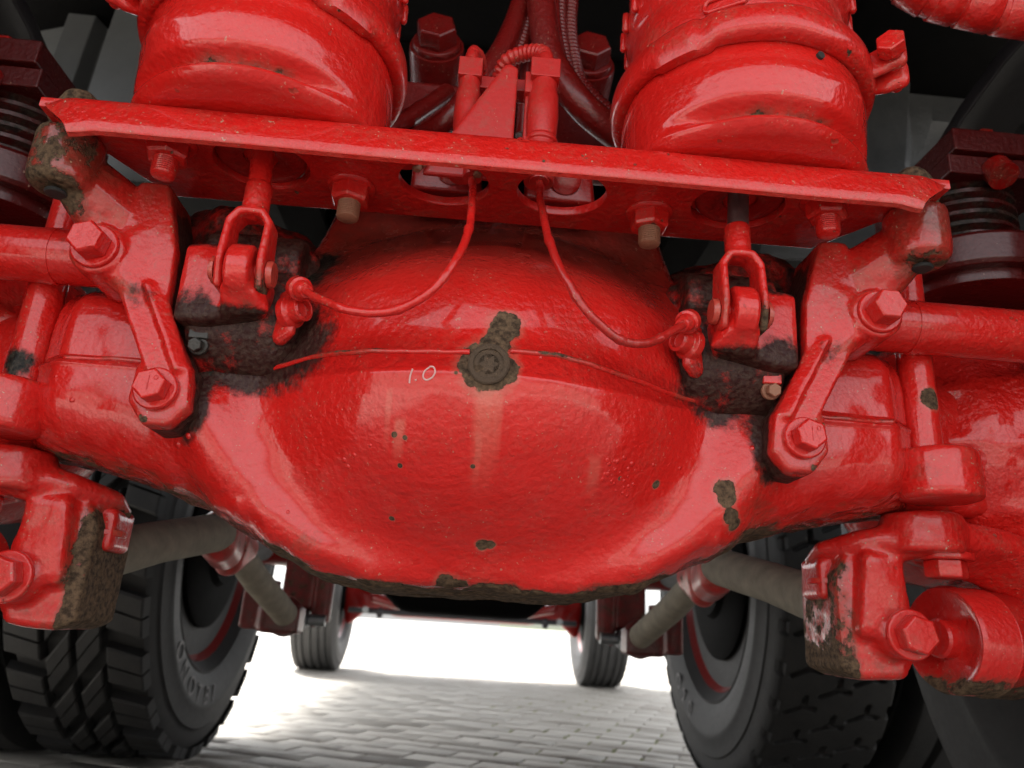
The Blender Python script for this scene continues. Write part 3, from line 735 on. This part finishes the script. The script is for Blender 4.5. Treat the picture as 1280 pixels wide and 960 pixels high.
# ================================================================== sensor cables
def cable(sg, pts, label, mat):
    t = thing('sensor_cable', label, 'cable', pts[0], 'wear sensor cables')
    pp = smooth_path(pts, 10)
    pp = [p + Vector((noise.noise(p*60), noise.noise(p*60+Vector((9, 0, 0))), noise.noise(p*60+Vector((0, 9, 0)))))*.0008 for p in pp]
    MB().tube(pp, [.0029+.0005*(1 if i % 17 in (3, 4) else 0) for i in range(len(pp))], 14).build('sheath', mat, t, 60)
    a = pp[0]; m = MB(); m.lathe([(.0, .0), (.0072, .0), (.0078, .002), (.0078, .012), (.006, .014), (.0, .014)], a, (0, .15, 1), 20); m.build('gland', REDF, t, 35)
    a = pp[-1]; d = (pp[-1]-pp[-4]).normalized(); m = MB(); m.lathe([(0, -.014), (.0045, -.014), (.006, -.012), (.0068, -.004), (.0085, -.003), (.0085, .004), (0, .004)], a, d, 24); m.build('connector', REDGR, t, 35)
cable(-1, [at(591, 222, .486), at(591, 245, .468), at(586, 285, .445), at(573, 320, .432), at(548, 355, .428), at(515, 380, .430), at(475, 391, .434), at(430, 386, .440), at(398, 372, .452), at(374, 361, .475)], 'bright red cable sagging over the cover from hole to greased lever', paint('cable_paint', rust=.05, chips=.6, gloss=.2))
cable(1, [at(674, 228, .486), at(676, 255, .468), at(686, 300, .445), at(703, 340, .433), at(727, 380, .430), at(760, 415, .434), at(792, 430, .440), at(822, 424, .448), at(845, 411, .458), at(860, 402, .475)], 'dark worn red cable sagging over the cover to the tan-bolted lever', paint('cable_paint_worn', tint=.75, rust=.22, chips=1, gloss=.3))

# ================================================================== gusset bracket with connectors on top of the beam
g = thing('connector_bracket', 'matt red triangular gusset with two cable fittings standing on the beam', 'bracket', (0, .5, .682))
m = MB(); tri = [(-.0605, .684), (.0035, .684), (.0035, .7865), (-.0010, .7895), (-.0045, .7885)]
m.slab(tri, .486, .492, .0022)
m.hull([(-.0005, .49, .686, .0025), (-.0005, .49, .786, .0025), (-.0005, .53, .686, .0025), (-.0005, .53, .776, .0025)], 1)
m.fuse('gusset', REDF, g, .0012, 2)
m = MB(); m.box((-.004, .512, .786), (.075, .016, .012)); m.build('cross_bar', REDF, g, 35, .0012)
for (x, y, zt, zb, r, nm) in ((-.0335, .502, .796, .69, .0095, 'cable_fitting'), (.0270, .490, .790, .684, .0115, 'cable_fitting')):
    m = MB(); o = Vector((x, y, 0))
    m.lathe([(0, zb), (r*1.0, zb), (r*1.0, zb+.034), (r*1.15, zb+.035), (r*1.15, zb+.038), (r*1.02, zb+.040), (r*1.12, zb+.060), (r*1.05, zt-.026), (r*.92, zt-.022), (r*.92, zt-.012), (0, zt-.012)], o, (0, 0, 1), 36)
    m.box(o+Vector((0, 0, zt-.005)), (r*2.05, r*1.9, .018))
    m.lathe([(0, zt), (r*.62, zt+.004), (r*.62, zt+.012), (r*.45, zt+.016), (0, zt+.016)], o, (0, 0, 1), 20)
    m.build(nm, REDF, g, 38, .0008)
m = MB(); m.box((.0165, .492, .775), (.010, .012, .020)); m.box((.012, .498, .72), (.006, .012, .012)); m.box((.0145, .495, .745), (.004, .008, .06)); m.build('clip_arm', REDF, g, 35, .001)
for x in (-.046, .048):
    m = MB(); m.hull([(x-.026, .535, .70, .004), (x+.026, .535, .70, .004), (x-.026, .535, .735, .004), (x+.022, .535, .735, .004), (x-.02, .57, .70, .004), (x+.02, .57, .74, .004)]); m.lathe([(0, 0), (.013, 0), (.013, .006), (.009, .008), (0, .008)], (x+.004, .532, .716), (0, -1, -.3), 24); m.build('valve_body', REDD, g, 40)
hex_bolt('side_bolt', (.0125, .489, .716), (.6, -.75, 0), .009, .006, REDF, g, wr=.0065)
hex_bolt('foot_bolt', (-.0165, .470, .6845), (0, 0, 1), .020, .0125, REDF, g, rot=.3)
hex_bolt('foot_bolt', (-.075, .475, .6845), (0, 0, 1), .017, .0115, REDF, g, rot=.1)
for x in (-.085, -.006): stud_nut('nut', (x*.62-.013 if x < -.05 else -.020, .482, .6925), (0, 0, -1), .0115, .008, .012, TAN, g)
def conduit(name, pts, r, label, mat, ribs=True, grp=None):
    pp = smooth_path(pts, 10); L = [0]
    for a, b in zip(pp, pp[1:]): L.append(L[-1]+(b-a).length)
    if ribs:
        n = int(L[-1]/.0012); qq = []; rr = []; j = 0
        for i in range(n+1):
            s_ = L[-1]*i/n
            while j < len(L)-2 and L[j+1] < s_: j += 1
            f = (s_-L[j])/max(1e-9, L[j+1]-L[j]); qq.append(pp[j].lerp(pp[j+1], f)); rr.append(r*(1.0 if (i % 4) < 2 else .86))
        o = MB().tube(qq, rr, 14).build(name, mat, None, 80)
    else: o = MB().tube(pp, r, 18).build(name, mat, None, 80)
    return tag(o, label, 'hose', grp)
conduit('corrugated_conduit', [Vector((.0270, .490, .800)), Vector((.024, .495, .812)), Vector((.010, .505, .819)), Vector((-.006, .515, .815)), Vector((-.012, .54, .80)), Vector((-.012, .60, .79))], .0070, 'short ribbed black and red conduit arching over the gusset', REDF)
conduit('corrugated_conduit', [Vector((-.0335, .502, .808)), Vector((-.032, .508, .818)), Vector((-.026, .53, .822)), Vector((-.02, .60, .81))], .0055, 'short ribbed conduit rising from the smaller cable fitting', REDF)
def hp(px, py, Y): return at(px, py, Y)
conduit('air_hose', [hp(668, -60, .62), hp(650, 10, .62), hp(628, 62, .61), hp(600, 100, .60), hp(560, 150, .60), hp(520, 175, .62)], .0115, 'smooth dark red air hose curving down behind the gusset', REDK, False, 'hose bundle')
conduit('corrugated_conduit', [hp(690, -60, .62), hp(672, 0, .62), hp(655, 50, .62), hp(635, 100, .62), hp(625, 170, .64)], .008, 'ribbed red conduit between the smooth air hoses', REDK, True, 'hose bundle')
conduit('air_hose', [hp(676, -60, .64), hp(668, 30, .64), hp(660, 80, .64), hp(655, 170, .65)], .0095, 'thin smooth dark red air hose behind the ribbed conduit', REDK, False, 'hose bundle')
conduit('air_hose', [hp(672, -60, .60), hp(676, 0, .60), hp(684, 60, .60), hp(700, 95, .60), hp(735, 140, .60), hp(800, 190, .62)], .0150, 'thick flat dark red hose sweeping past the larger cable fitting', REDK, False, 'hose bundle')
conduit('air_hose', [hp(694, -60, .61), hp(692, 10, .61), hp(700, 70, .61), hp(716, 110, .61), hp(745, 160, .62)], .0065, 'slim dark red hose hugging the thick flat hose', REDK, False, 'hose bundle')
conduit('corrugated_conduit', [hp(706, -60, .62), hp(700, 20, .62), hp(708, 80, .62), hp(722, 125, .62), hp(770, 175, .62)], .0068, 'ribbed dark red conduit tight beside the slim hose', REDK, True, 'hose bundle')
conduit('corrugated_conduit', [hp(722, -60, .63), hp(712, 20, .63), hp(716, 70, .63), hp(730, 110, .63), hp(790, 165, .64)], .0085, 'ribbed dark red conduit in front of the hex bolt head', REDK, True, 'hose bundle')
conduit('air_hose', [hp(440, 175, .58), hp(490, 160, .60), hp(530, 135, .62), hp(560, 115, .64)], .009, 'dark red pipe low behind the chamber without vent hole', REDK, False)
# big hex bolts in the dark behind
for (px, py, lb) in ((546, 45, 'big dark red hex bolt standing before the dark, clear of hoses'), (737, 68, 'big dark red hex bolt with scuffed rim beside the ribbed conduit')):
    c = at(px, py, .66)
    t = thing('anchor_bolt', lb, 'bolt', c, 'big anchor bolts')
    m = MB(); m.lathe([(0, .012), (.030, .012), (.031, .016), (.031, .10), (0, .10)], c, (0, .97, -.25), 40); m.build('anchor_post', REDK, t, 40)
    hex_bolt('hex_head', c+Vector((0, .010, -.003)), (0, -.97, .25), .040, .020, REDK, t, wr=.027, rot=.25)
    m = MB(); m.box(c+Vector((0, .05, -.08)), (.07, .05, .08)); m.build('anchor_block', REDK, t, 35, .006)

# ================================================================== lower brackets with bushes
def lower(sg, label):
    t = thing('stabiliser_bracket', label, 'bracket', (sg*.36, .60, .35), 'brackets under the axle ends')
    DY = .045; m = MB()
    m.lathe([(0, .436), (.030, .436), (.032, .440), (.032, .466), (.030, .469), (0, .469)], (.372, .556, 0), (0, 0, 1), 48)
    m.hull([(.372, .545, .450, .016), (.372, .58, .450, .016), (.325, .565, .445, .010), (.325, .59, .430, .010), (.30, .59, .44, .006), (.30, .61, .43, .006)])
    m.hull([(.372, .545, .452, .015), (.375, .58, .445, .015), (.44, .555, .449, .013), (.44, .59, .43, .013)])
    m.hull([(.44, .555, .449, .013), (.44, .59, .43, .013), (.52, .57, .425, .014), (.52, .60, .395, .014)])
    m.slab([(.352, .445), (.318, .438), (.306, .415), (.306, .345), (.318, .340), (.352, .342), (.362, .36), (.360, .40)], .568, .64, .005)
    m.hull([(.346, .556, .43, .006), (.324, .556, .43, .006), (.349, .562, .375, .008), (.320, .562, .375, .008), (.346, .60, .43, .006), (.324, .60, .43, .006), (.349, .60, .375, .008), (.320, .60, .375, .008)])
    m.hull([(.345, .560, .370, .018), (.345, .62, .370, .018)])
    for q in m.v: q.y += DY
    m.mirror(sg)
    def ru(p):
        x = abs(p.x); v = .62*sst(.320, .310, x)*sst(.45, .42, p.z)*(1 if sg < 0 else .72)
        v += .25*sst(.03, 0, p.z-.34)
        return v
    m.fuse('bracket_casting', paint('stabiliser_paint', rust=.05, dust=.5, gloss=.26, chips=.8, edge=.5), t, .0028, 4, attr={'rust': ru}, lump=.0006)
    hex_bolt('clamp_bolt', (sg*.347, .5915, .372), (.0, -1, 0), .0265, .013, REDW, t, rot=rad(15), wr=.0195, wh=.003)
    hex_bolt('flange_bolt', (sg*.388, .600, .436), (0, 0, -1), .0285, .014, REDW, t, rot=rad(20), wr=.0225, wh=.004)
    hex_bolt('side_bolt', (sg*.3085, .645, .4130), (0, 0, -1), .020, .012, REDC, t, wr=.017)
    m = MB(); m.slab([(.300, .428), (.318, .43), (.318, .405), (.300, .402)], .630, .670, .005); m.mirror(sg); m.fuse('side_lug', REDC, t, .0022, 3)
    m = MB(); m.lathe([(.0, -.036), (.014, -.036), (.016, -.034), (.016, -.024), (.030, -.024), (.036, -.029), (.0420, -.030), (.0442, -.026), (.0442, .004), (.0449, .0055), (.0442, .007), (.0442, .030), (.041, .036), (.02, .038), (0, .038)], (.431, .642, .3705), (1, .18, -.03), 64)
    m.mirror(sg); me = m.mesh('bush'); set_attr(me, {'rust': lambda p: .62*sst(.352, .336, p.z)+.25*sst(.394, .382, abs(p.x)), 'grease': lambda p: .5*sst(.397, .388, abs(p.x))})
    finish(me, 'bush', paint('bush_paint', dust=.35, gloss=.3, chips=.3), t, 40)
lower(-1, 'dirt-caked red bracket with large bolt under the rusted bracket side'); lower(1, 'red cast bracket carrying a thick round bush')
# stabiliser rods running forward
for sg, lb in ((-1, 'dirty brown rod running forward from the dirt-caked bracket'), (1, 'dirty brown rod running forward from the bush bracket')):
    t = thing('stabiliser_rod', lb, 'rod', (sg*.33, .64, .37), 'stabiliser rods')
    m = MB(); m.tube([(.333, .665, .388), (.332, .69, .396), (.325, .80, .42), (.318, .955, .448)], [.0225, .0225, .0215, .0235], 36); m.mirror(sg); m.build('tube', DIRT, t, 60)
    m = MB(); m.hull([(.318, .965, .455, .026), (.318, .965, .435, .024), (.335, 1.05, .46, .024), (.335, 1.05, .43, .024)]); m.hull([(.34, 1.09, .455, .028), (.34, 1.13, .445, .028), (.34, 1.09, .42, .02)])
    m.mirror(sg); m.fuse('joint', paint('joint_paint', rust=.38, dust=.7, tint=.8, gloss=.5), t, .004, 3)
    m = MB(); m.tube([(.36, 1.16, .45), (.345, 1.27, .405), (.325, 1.42, .355)], [.022, .022, .022], 28); m.hull([(.36, 1.16, .455, .026), (.35, 1.10, .45, .026)]); m.mirror(sg); m.build('lower_tube', DIRT, t, 50)
    m = MB(); m.box((.335, 1.45, .345), (.07, .06, .05)); m.box((.385, 1.47, .37), (.05, .08, .09)); m.hull([(.33, 1.45, .34, .028), (.33, 1.45, .36, .028)]); m.mirror(sg); m.fuse('end_block', paint('end_block_paint', tint=.2, rust=.38, gloss=.6), t, .006, 3)

# ================================================================== wheels
def tyre_profile(w, R, rr, groove=()):
    """(radius, axial) from inner bead round the tread to outer bead"""
    h = w/2; pts = [(rr, -h*.62), (rr+.012, -h*.74), (rr+.03, -h*.86), (rr+.034, -h*.90), (rr+.040, -h*.885), (rr+.075, -h*.985), (rr+.11, -h*1.0), (rr+.117, -h*1.012), (rr+.124, -h*.995), (rr+.15, -h*.975), (rr+.165, -h*.965), (rr+.168, -h*.94), (R-.036, -h*.92), (R-.016, -h*.90), (R-.004, -h*.86)]
    pts = [p for p in pts if p[0] < R-.001]
    tr = [-.82+1.64*i/32 for i in range(33)]; mid = []
    for x in tr:
        d = 0
        for gx in groove:
            if abs(x-gx) < .045: d = .012
        mid.append((R-d-.004*x*x, h*x))
    return pts+mid+[(r, -a) for r, a in reversed(pts)]
def wheel(sg, xi, w, R, Y, label, groove=(), mat=RUBBER, group=None, rr=.285, blocks=False, cut=False, letters=None, seg=96):
    xc = xi+w/2
    t = thing('wheel', label, 'wheel', (sg*xc, Y, 0), group)
    Rt = R-.023 if blocks else R
    prof = tyre_profile(w, Rt, rr, groove)
    m = MB(); m.lathe(prof, (xc, Y, R), (1, 0, 0), seg); m.mirror(sg); ty = m.build('tyre', mat, t, 40)
    m = MB(); h = w/2
    m.lathe([(rr-.006, -h*.60), (rr+.010, -h*.74), (rr+.013, -h*.72), (rr+.004, -h*.60), (rr-.02, -h*.4), (rr-.03, 0), (rr-.05, h*.2), (.12, h*.35), (0, h*.35)], (xc, Y, R), (1, 0, 0), 72)
    m.mirror(sg); m.build('rim', REDK, t, 40)
    m = MB(); m.lathe([(0, -h*.9), (.10, -h*.9), (.11, -h*.8), (.20, -h*.75), (.215, -h*.7), (.215, h*.2), (0, h*.2)], (xc, Y, R), (1, 0, 0), 60); m.mirror(sg); m.build('brake_drum', BLACKM, t, 40)
    if blocks:
        NP = 26; da = 2*PI/NP
        def block(x0, x1, off, sk, key):
            b = MB(); dpt = .016
            for (u0, u1) in ((0, .47), (.53, 1)):
                v = []
                for rad_, ins in ((R-.026, -.004), (R-.003, .0), (R, .003)):
                    for (cx, ca) in ((x0+ins, u0), (x1-ins, u0), (x1-ins, u1), (x0+ins, u1)):
                        a = (off + .15 + .68*ca + sk*((cx-x0)/(x1-x0)-.5) + (.04*(ins > 0)*(1 if ca < .5 else -1) if (ca in (0, 1)) else 0))*da
                        v.append((cx-xc, -math.cos(a)*rad_, math.sin(a)*rad_))
                f = [(8, 9, 10, 11)]
                for q in (0, 4):
                    for i in range(4): j = (i+1) % 4; f.append((q+i, q+j, q+4+j, q+4+i))
                b.add(v, f)
            b.mirror(sg); me = b.mesh('tread_block'); me.shade_smooth(); me.set_sharp_from_angle(angle=rad(30)); me.materials.append(mat); return me
        h2 = w*.455
        cols = [(xc-h2, xc-h2+w*.235, 0, .16), (xc-w*.185, xc-w*.020, .40, -.55), (xc+w*.020, xc+w*.185, .05, -.55), (xc+h2-w*.235, xc+h2, .5, .16)]
        for ci, (x0, x1, of, sk) in enumerate(cols):
            me = block(x0, x1, of, sk, ci)
            for q in range(NP):
                a = q*da; ang = math.degrees(a)
                o = bpy.data.objects.new('tread_block', me); C.objects.link(o); o.parent = ty
                o.location = (0, 0, R); o.rotation_euler = (-(a), 0, 0)
    if letters:
        fc = None
        for i, (ch, deg) in enumerate(letters):
            cu2 = bpy.data.curves.new('l', 'FONT'); cu2.body = ch; cu2.size = .062; cu2.extrude = .0012; cu2.align_x = 'CENTER'; cu2.align_y = 'CENTER'
            to = bpy.data.objects.new('l', cu2); C.objects.link(to)
            me = bpy.data.meshes.new_from_object(to.evaluated_get(bpy.context.evaluated_depsgraph_get())); bpy.data.objects.remove(to)
            # letter plane faces the truck's centre line; its top points to the hub
            a = rad(deg); rl = rr+.092
            rdir = Vector((0, -math.sin(a)*-1, -math.cos(a)))        # from hub outwards; 0 = straight down, positive = forward
            upv = -rdir; nv = Vector((-sg, 0, 0)); rv = upv.cross(nv)
            Mx = Matrix((rv, upv, nv)).transposed().to_4x4()
            Mx.translation = Vector((sg*(xi+.0005), Y, R)) + rdir*rl
            me.transform(Mx); me.materials.clear(); finish(me, 'sidewall_letter', DARKP, ty, 30)
    if cut:
        return t, ty
    return t
wheel(-1, .632, .300, .52, 2.08, 'chunky off-road block tread tyre on inner rim behind dirty rod', blocks=True, mat=RUBBER, group='tandem axle wheels',
      letters=[('O', -46), ('N', -35), ('O', -24), ('T', -14), ('B', -4), ('I', 4)])
wheel(-1, .965, .285, .52, 2.08, 'outer dual tyre hidden in the dark behind the block tread tyre', mat=RUBBER, group='tandem axle wheels', groove=(-.45, 0, .45))
def groove_tyre():
    """worn tread with short forked grooves, cut into the rubber as real relief"""
    xi, w, R, Y = .650, .285, .52, 2.08; xc = xi+w/2
    t = wheel(1, xi, w, R-.012, Y, 'worn tyre with short forked grooves across its tread behind the bush bracket', mat=RUBBER, group='tandem axle wheels', letters=[('O', 40), ('2', 30), ('0', 20)])
    t.location.z = 0
    NA, NXX = 1500, 72; v = []; f = []
    segs = []
    def dseg(px, py, a, b):
        ax, ay = a; bx, by = b; dx, dy = bx-ax, by-ay; tt = max(0, min(1, ((px-ax)*dx+(py-ay)*dy)/(dx*dx+dy*dy)))
        return math.hypot(px-ax-dx*tt, py-ay-dy*tt)
    P = .088
    def depth(x, s_):
        best = 9
        for col, off in ((-.072, 0.), (-.004, .5), (.066, .15)):
            q = ((s_/P+off) % 1)*P-P/2
            lx = x-col
            for a, b in (((-.030, -.012), (.004, .004)), ((.004, .004), (.030, .0)), ((.004, .004), (.008, .028))):
                best = min(best, dseg(lx, q, a, b))
        e = .010*sst(.0062, .0040, best)
        if abs(x) > .118: e = max(e, .012*sst(.2, .12, abs(((s_/P) % 1)-.5)))
        return e
    NAU = round(2*PI*R/P); P = 2*PI*R/NAU
    for i in range(NA):
        a = 2*PI*i/NA
        for j in range(NXX+1):
            x = -.130+.260*j/NXX; rr_ = R - .004*(x/.13)**2 - depth(x, a*R) - .012*sst(.124, .130, abs(x))
            v.append((xc+x, Y-math.cos(a)*rr_, R+math.sin(a)*rr_))
    for i in range(NA):
        k2 = (i+1) % NA
        for j in range(NXX): f.append((i*(NXX+1)+j, k2*(NXX+1)+j, k2*(NXX+1)+j+1, i*(NXX+1)+j+1))
    m = MB(); m.add(v, f); m.build('tread', RUBBER, t, 50)
    for ch in t.children:
        if ch.name.split('.')[0] != 'tread': ch.location.z += .012
groove_tyre()
wheel(1, .965, .285, .52, 2.08, 'outer dual tyre hidden in the dark behind the worn grooved tyre', mat=RUBBER, group='tandem axle wheels', groove=(-.45, 0, .45))
wheel(-1, .655, .285, .52, .66, 'dark tyre sidewall next to the dirt-caked bracket', mat=RUBBER, group='rear axle wheels', groove=(-.5, 0, .5), seg=128)
wheel(1, .655, .285, .52, .66, 'dark tyre sidewall close behind the round bush', mat=RUBBER, group='rear axle wheels', groove=(-.5, 0, .5), seg=128)
for sg, lb in ((-1, 'unseen outer dual tyre added to block side light past the dirt-caked bracket'), (1, 'unseen outer dual tyre added to block side light past the round bush')):
    wheel(sg, .965, .285, .52, .66, lb, mat=RUBBER, group='rear axle wheels', groove=(-.5, 0, .5))  # unseen outer duals, added to keep side light off the springs
wheel(-1, .80, .30, .50, 5.4, 'ribbed steering tyre seen past the block tread tyre', mat=RUBBER2, group='front wheels', groove=(-.62, -.32, 0, .32, .62))
wheel(1, .80, .30, .50, 5.4, 'ribbed steering tyre seen past the worn grooved tyre', mat=RUBBER2, group='front wheels', groove=(-.62, -.32, 0, .32, .62))

# ================================================================== second and front axles
t = thing('tandem_axle', 'dark second axle with black sump low behind the red cover', 'axle', (0, 2.08, .36))
m = MB(); m.hull([(-.20, 2.0, .47, .05), (.20, 2.0, .47, .05), (-.15, 2.0, .425, .05), (.15, 2.0, .425, .05), (-.12, 2.2, .425, .05), (.12, 2.2, .425, .05), (-.1, 2.1, .62, .06), (.1, 2.1, .62, .06)]); m.fuse('sump', BLACKM, t, .012, 3)
m = MB(); m.tube([(-.62, 2.08, .54), (-.3, 2.08, .54), (.3, 2.08, .54), (.62, 2.08, .54)], [.06, .075, .075, .06], 32); m.build('axle_tube', REDD, t)
for sg in (-1, 1):
    m = MB(); m.slab([(sg*.34, .52), (sg*.40, .52), (sg*.40, .40), (sg*.345, .37), (sg*.32, .40)], 1.72, 1.80, .01); m.slab([(sg*.30, .46), (sg*.33, .46), (sg*.33, .335), (sg*.30, .345)], 1.70, 1.74, .006)
    m.fuse('spring_hanger', paint('hanger_paint', rust=.42, tint=.3, gloss=.6), t, .006, 3)
    m = MB(); m.lathe([(0, -.04), (.022, -.04), (.024, -.02), (.024, .03), (0, .03)], (sg*.36, 1.70, .345), (0, 1, 0), 24); m.tube([(sg*.30, 1.70, .345), (sg*.42, 1.70, .345)], .012, 16); m.build('shackle_pin', STEEL, t)
    m = MB(); m.tube([(sg*.55, 1.95, .52), (sg*.50, 1.85, .50)], .03, 20); m.build('valve_stem', STEEL, t)
t = thing('front_axle', 'red front axle beam with steering rod far behind the red cover', 'axle', (0, 5.4, .38))
m = MB(); m.hull([(-.45, 5.4, .44, .035), (.45, 5.4, .44, .035), (-.45, 5.4, .40, .035), (.45, 5.4, .40, .035)])
for sg in (-1, 1):
    m.hull([(sg*.45, 5.4, .44, .035), (sg*.45, 5.4, .40, .035), (sg*.78, 5.4, .53, .04), (sg*.78, 5.4, .46, .04)]); m.hull([(sg*.70, 5.36, .40, .03), (sg*.78, 5.38, .33, .03), (sg*.80, 5.4, .52, .06)])
m.fuse('beam', REDD, t, .012, 3)
m = MB(); m.tube([(-.76, 5.15, .395), (.76, 5.15, .395)], .018, 20); 
for x in (-.55, .55): m.hull([(x, 5.15, .395, .026), (x, 5.15, .37, .02)])
m.build('steering_rod', DARKP, t)
for sg in (-1, 1):
    m = MB(); m.hull([(sg*.60, 5.2, .48, .03), (sg*.42, 5.2, .44, .03), (sg*.62, 5.3, .52, .03)]); m.build('spring_clamp', REDK, t)
    m = MB(); m.lathe([(0, 0), (.02, 0), (.02, .03), (0, .03)], (sg*.64, 5.12, .40), (0, -1, 0), 16); m.build('ball_joint', STEEL, t)

# ================================================================== bump-stop springs at the chassis
def spring(sg, label):
    t = thing('rubber_spring', label, 'spring', (sg*.49, .66, .70), 'rubber springs beside the chambers')
    m = MB(); m.lathe([(0, .706), (.080, .706), (.083, .710), (.083, .736), (.080, .740), (0, .740)], (.485, .66, 0), (0, 0, 1), 56); m.lathe([(0, .694), (.070, .694), (.070, .707), (0, .707)], (.487, .66, 0), (0, 0, 1), 56); m.box((.54, .66, .717), (.10, .166, .030))
    m.mirror(sg); m.build('base_plate', REDKK, t, 40, .001)
    pr = []; z = .740
    while z < .815: pr += [(.048, z), (.056, z+.004), (.056, z+.008), (.048, z+.0115)]; z += .012
    m = MB(); m.lathe(pr, (.490, .67, 0), (0, 0, 1), 56); m.mirror(sg); m.build('bellows', paint('bellows_rubber', tint=.10, grease=.55, gloss=.35), t, 40)
    m = MB(); m.box((.505, .675, .827), (.12, .14, .022)); m.box((.515, .675, .853), (.13, .15, .026)); m.mirror(sg); m.build('top_plate', REDKK, t, 35, .002)
    m = MB(); m.lathe([(0, -.012), (.012, -.012), (.014, -.009), (.014, .01), (.0, .01)], (sg*.492, .600, .817), (0, -.6, -1), 20); m.build('plate_bolt', paint('dusty_bolt', tint=.4, dust=.9), t, 30)
    hex_bolt('top_bolt', (sg*.50, .625, .866), (0, 0, 1), .02, .012, REDD, t)
spring(-1, 'dark ribbed rubber spring with red streaks beside the rusted bracket boss'); spring(1, 'black ribbed rubber spring between dusty dark red plates')

# ================================================================== mudguards
def panel(name, pts, thick, mat, parent):
    """bent sheet: rows of points, given thickness"""
    nr, nc = len(pts), len(pts[0]); m = MB(); v = [Vector(p) for r in pts for p in r]
    f = [(i*nc+j, i*nc+j+1, (i+1)*nc+j+1, (i+1)*nc+j) for i in range(nr-1) for j in range(nc-1)]
    m.add(v, f); o = m.build(name, mat, parent, 40)
    s = o.modifiers.new('solid', 'SOLIDIFY'); s.thickness = thick; s.offset = 0
    b = o.modifiers.new('bevel', 'BEVEL'); b.width = thick*.4; b.segments = 2
    return o
for sg, lb in ((-1, 'grey ribbed plastic mudguard beyond the rusted bracket boss'), (1, 'black ribbed plastic mudguard behind the chamber clamp bolt')):
    lb = 'grey ribbed plastic mudguard beyond the rusted bracket boss' if sg < 0 else lb
    t = thing('mudguard', lb, 'mudguard', (sg*.66, 1.12, 1.05), 'mudguards')
    if sg < 0:
        rows = []
        for i in range(9):
            z = 1.02+.56*i/8; row = []
            for j, (x, dy) in enumerate([(-.98, .10), (-.86, .06), (-.83, .05), (-.822, .02), (-.775, .02), (-.767, .05), (-.745, .055), (-.735, .02), (-.728, .0), (-.66, -.02), (-.60, -.03), (-.55, -.03)]):
                row.append((x+.02*(z-1.3), 1.12+dy+.12*(z-1.2)**2, z))
            rows.append(row)
        panel('guard_panel', rows, .004, PLASTIC, t)
    else:
        rows = []
        for i in range(13):
            z = 1.0+.66*i/12; row = []
            for (x, dy) in [(.50, .02), (.60, .0), (.68, -.005), (.735, -.01), (.75, .0), (.758, .04), (.80, .05), (.84, .05), (.848, .02), (.90, .02), (1.0, .04), (1.1, .08)]:
                st = sst(1.27, 1.33, z)
                dd = dy*(1-st) + (-.012)*st
                row.append((x+.16*(z-1.2), 1.12+dd+.10*(z-1.2)**2+.03*st*(x > .74), z))
            rows.append(row)
        panel('guard_panel', rows, .004, simple('scuffed_black_plastic', (.025, .026, .027), (.10, .103, .106), .42, 26, .5, dist=.004), t)
        m = MB(); m.tube([(.74+.16*.05, 1.07, 1.40), (.80, 1.06, 1.62)], .006, 12); m.build('guard_rim', STEEL, t)
        m = MB(); m.slab([(.69, 1.40), (.72, 1.40), (.78, 1.62), (.74, 1.62)], 1.06, 1.09, .005); m.build('guard_bracket', PLASTIC, t)
for sg, lb in ((-1, 'black curved wheel arch over the tyre by the grey mudguard'), (1, 'black curved wheel arch over the tyre by the scuffed black mudguard')):
    t = thing('wheel_arch', lb, 'wheel arch', (sg*.9, .66, .6), 'wheel arches over the rear tyres')
    rows = []
    for i in range(25):
        a = rad(-14+210*i/24); rows.append([(sg*x, .66+(.60+dr)*math.cos(a), .52+(.60+dr)*math.sin(a)) for x, dr in ((.640, -.025), (.642, .0), (.665, .012), (.70, .02), (.95, .02), (1.26, .02), (1.275, -.02))])
    panel('arch_panel', rows, .005, DARKP, t)
# ringed red hose above
pp = smooth_path([at(1090, -60, .50), at(1150, -12, .50), at(1210, 6, .50), at(1300, 22, .50), at(1400, 30, .52)], 14)
m = MB(); L = 0; rr = []
for i, p in enumerate(pp):
    rr.append(.0185)
m.tube(pp, rr, 28); hose = m.build('hose_core', REDW, None, 60)
hose.name = 'ringed_hose'; tag(hose, 'fat red hose wrapped in broad bands above the mudguard', 'hose')
for i in range(2, len(pp)-8, 8):
    a, b = pp[i], pp[i+8]; MB().tube([a+(b-a)*.03, a+(b-a)*.08, a+(b-a)*.92, a+(b-a)*.97], [.0190, .0205, .0205, .0190], 28).build('hose_band', REDW, hose, 60)

# ================================================================== chassis overhead
t = thing('chassis_frame', 'black truck chassis rails and load floor overhead', 'chassis', (0, 3, 1.2))
m = MB(); m.box((0, 2.85, 1.42), (2.4, 6.5, .06)); m.build('load_floor', BLACKM, t)  # truck floor, extended behind the camera to cut light from above
for sg in (-1, 1):
    m = MB(); m.box((sg*.40, 3.2, 1.22), (.012, 5.8, .30)); m.box((sg*.365, 3.2, 1.075), (.075, 5.8, .012)); m.box((sg*.365, 3.2, 1.365), (.075, 5.8, .012)); m.build('frame_rail', BLACKM, t, 35)
for y in (.80, 1.4, 2.8, 4.2): m = MB(); m.box((0, y, 1.18), (.70, .10, .26)); m.build('crossmember', BLACKM, t, 35, .01)
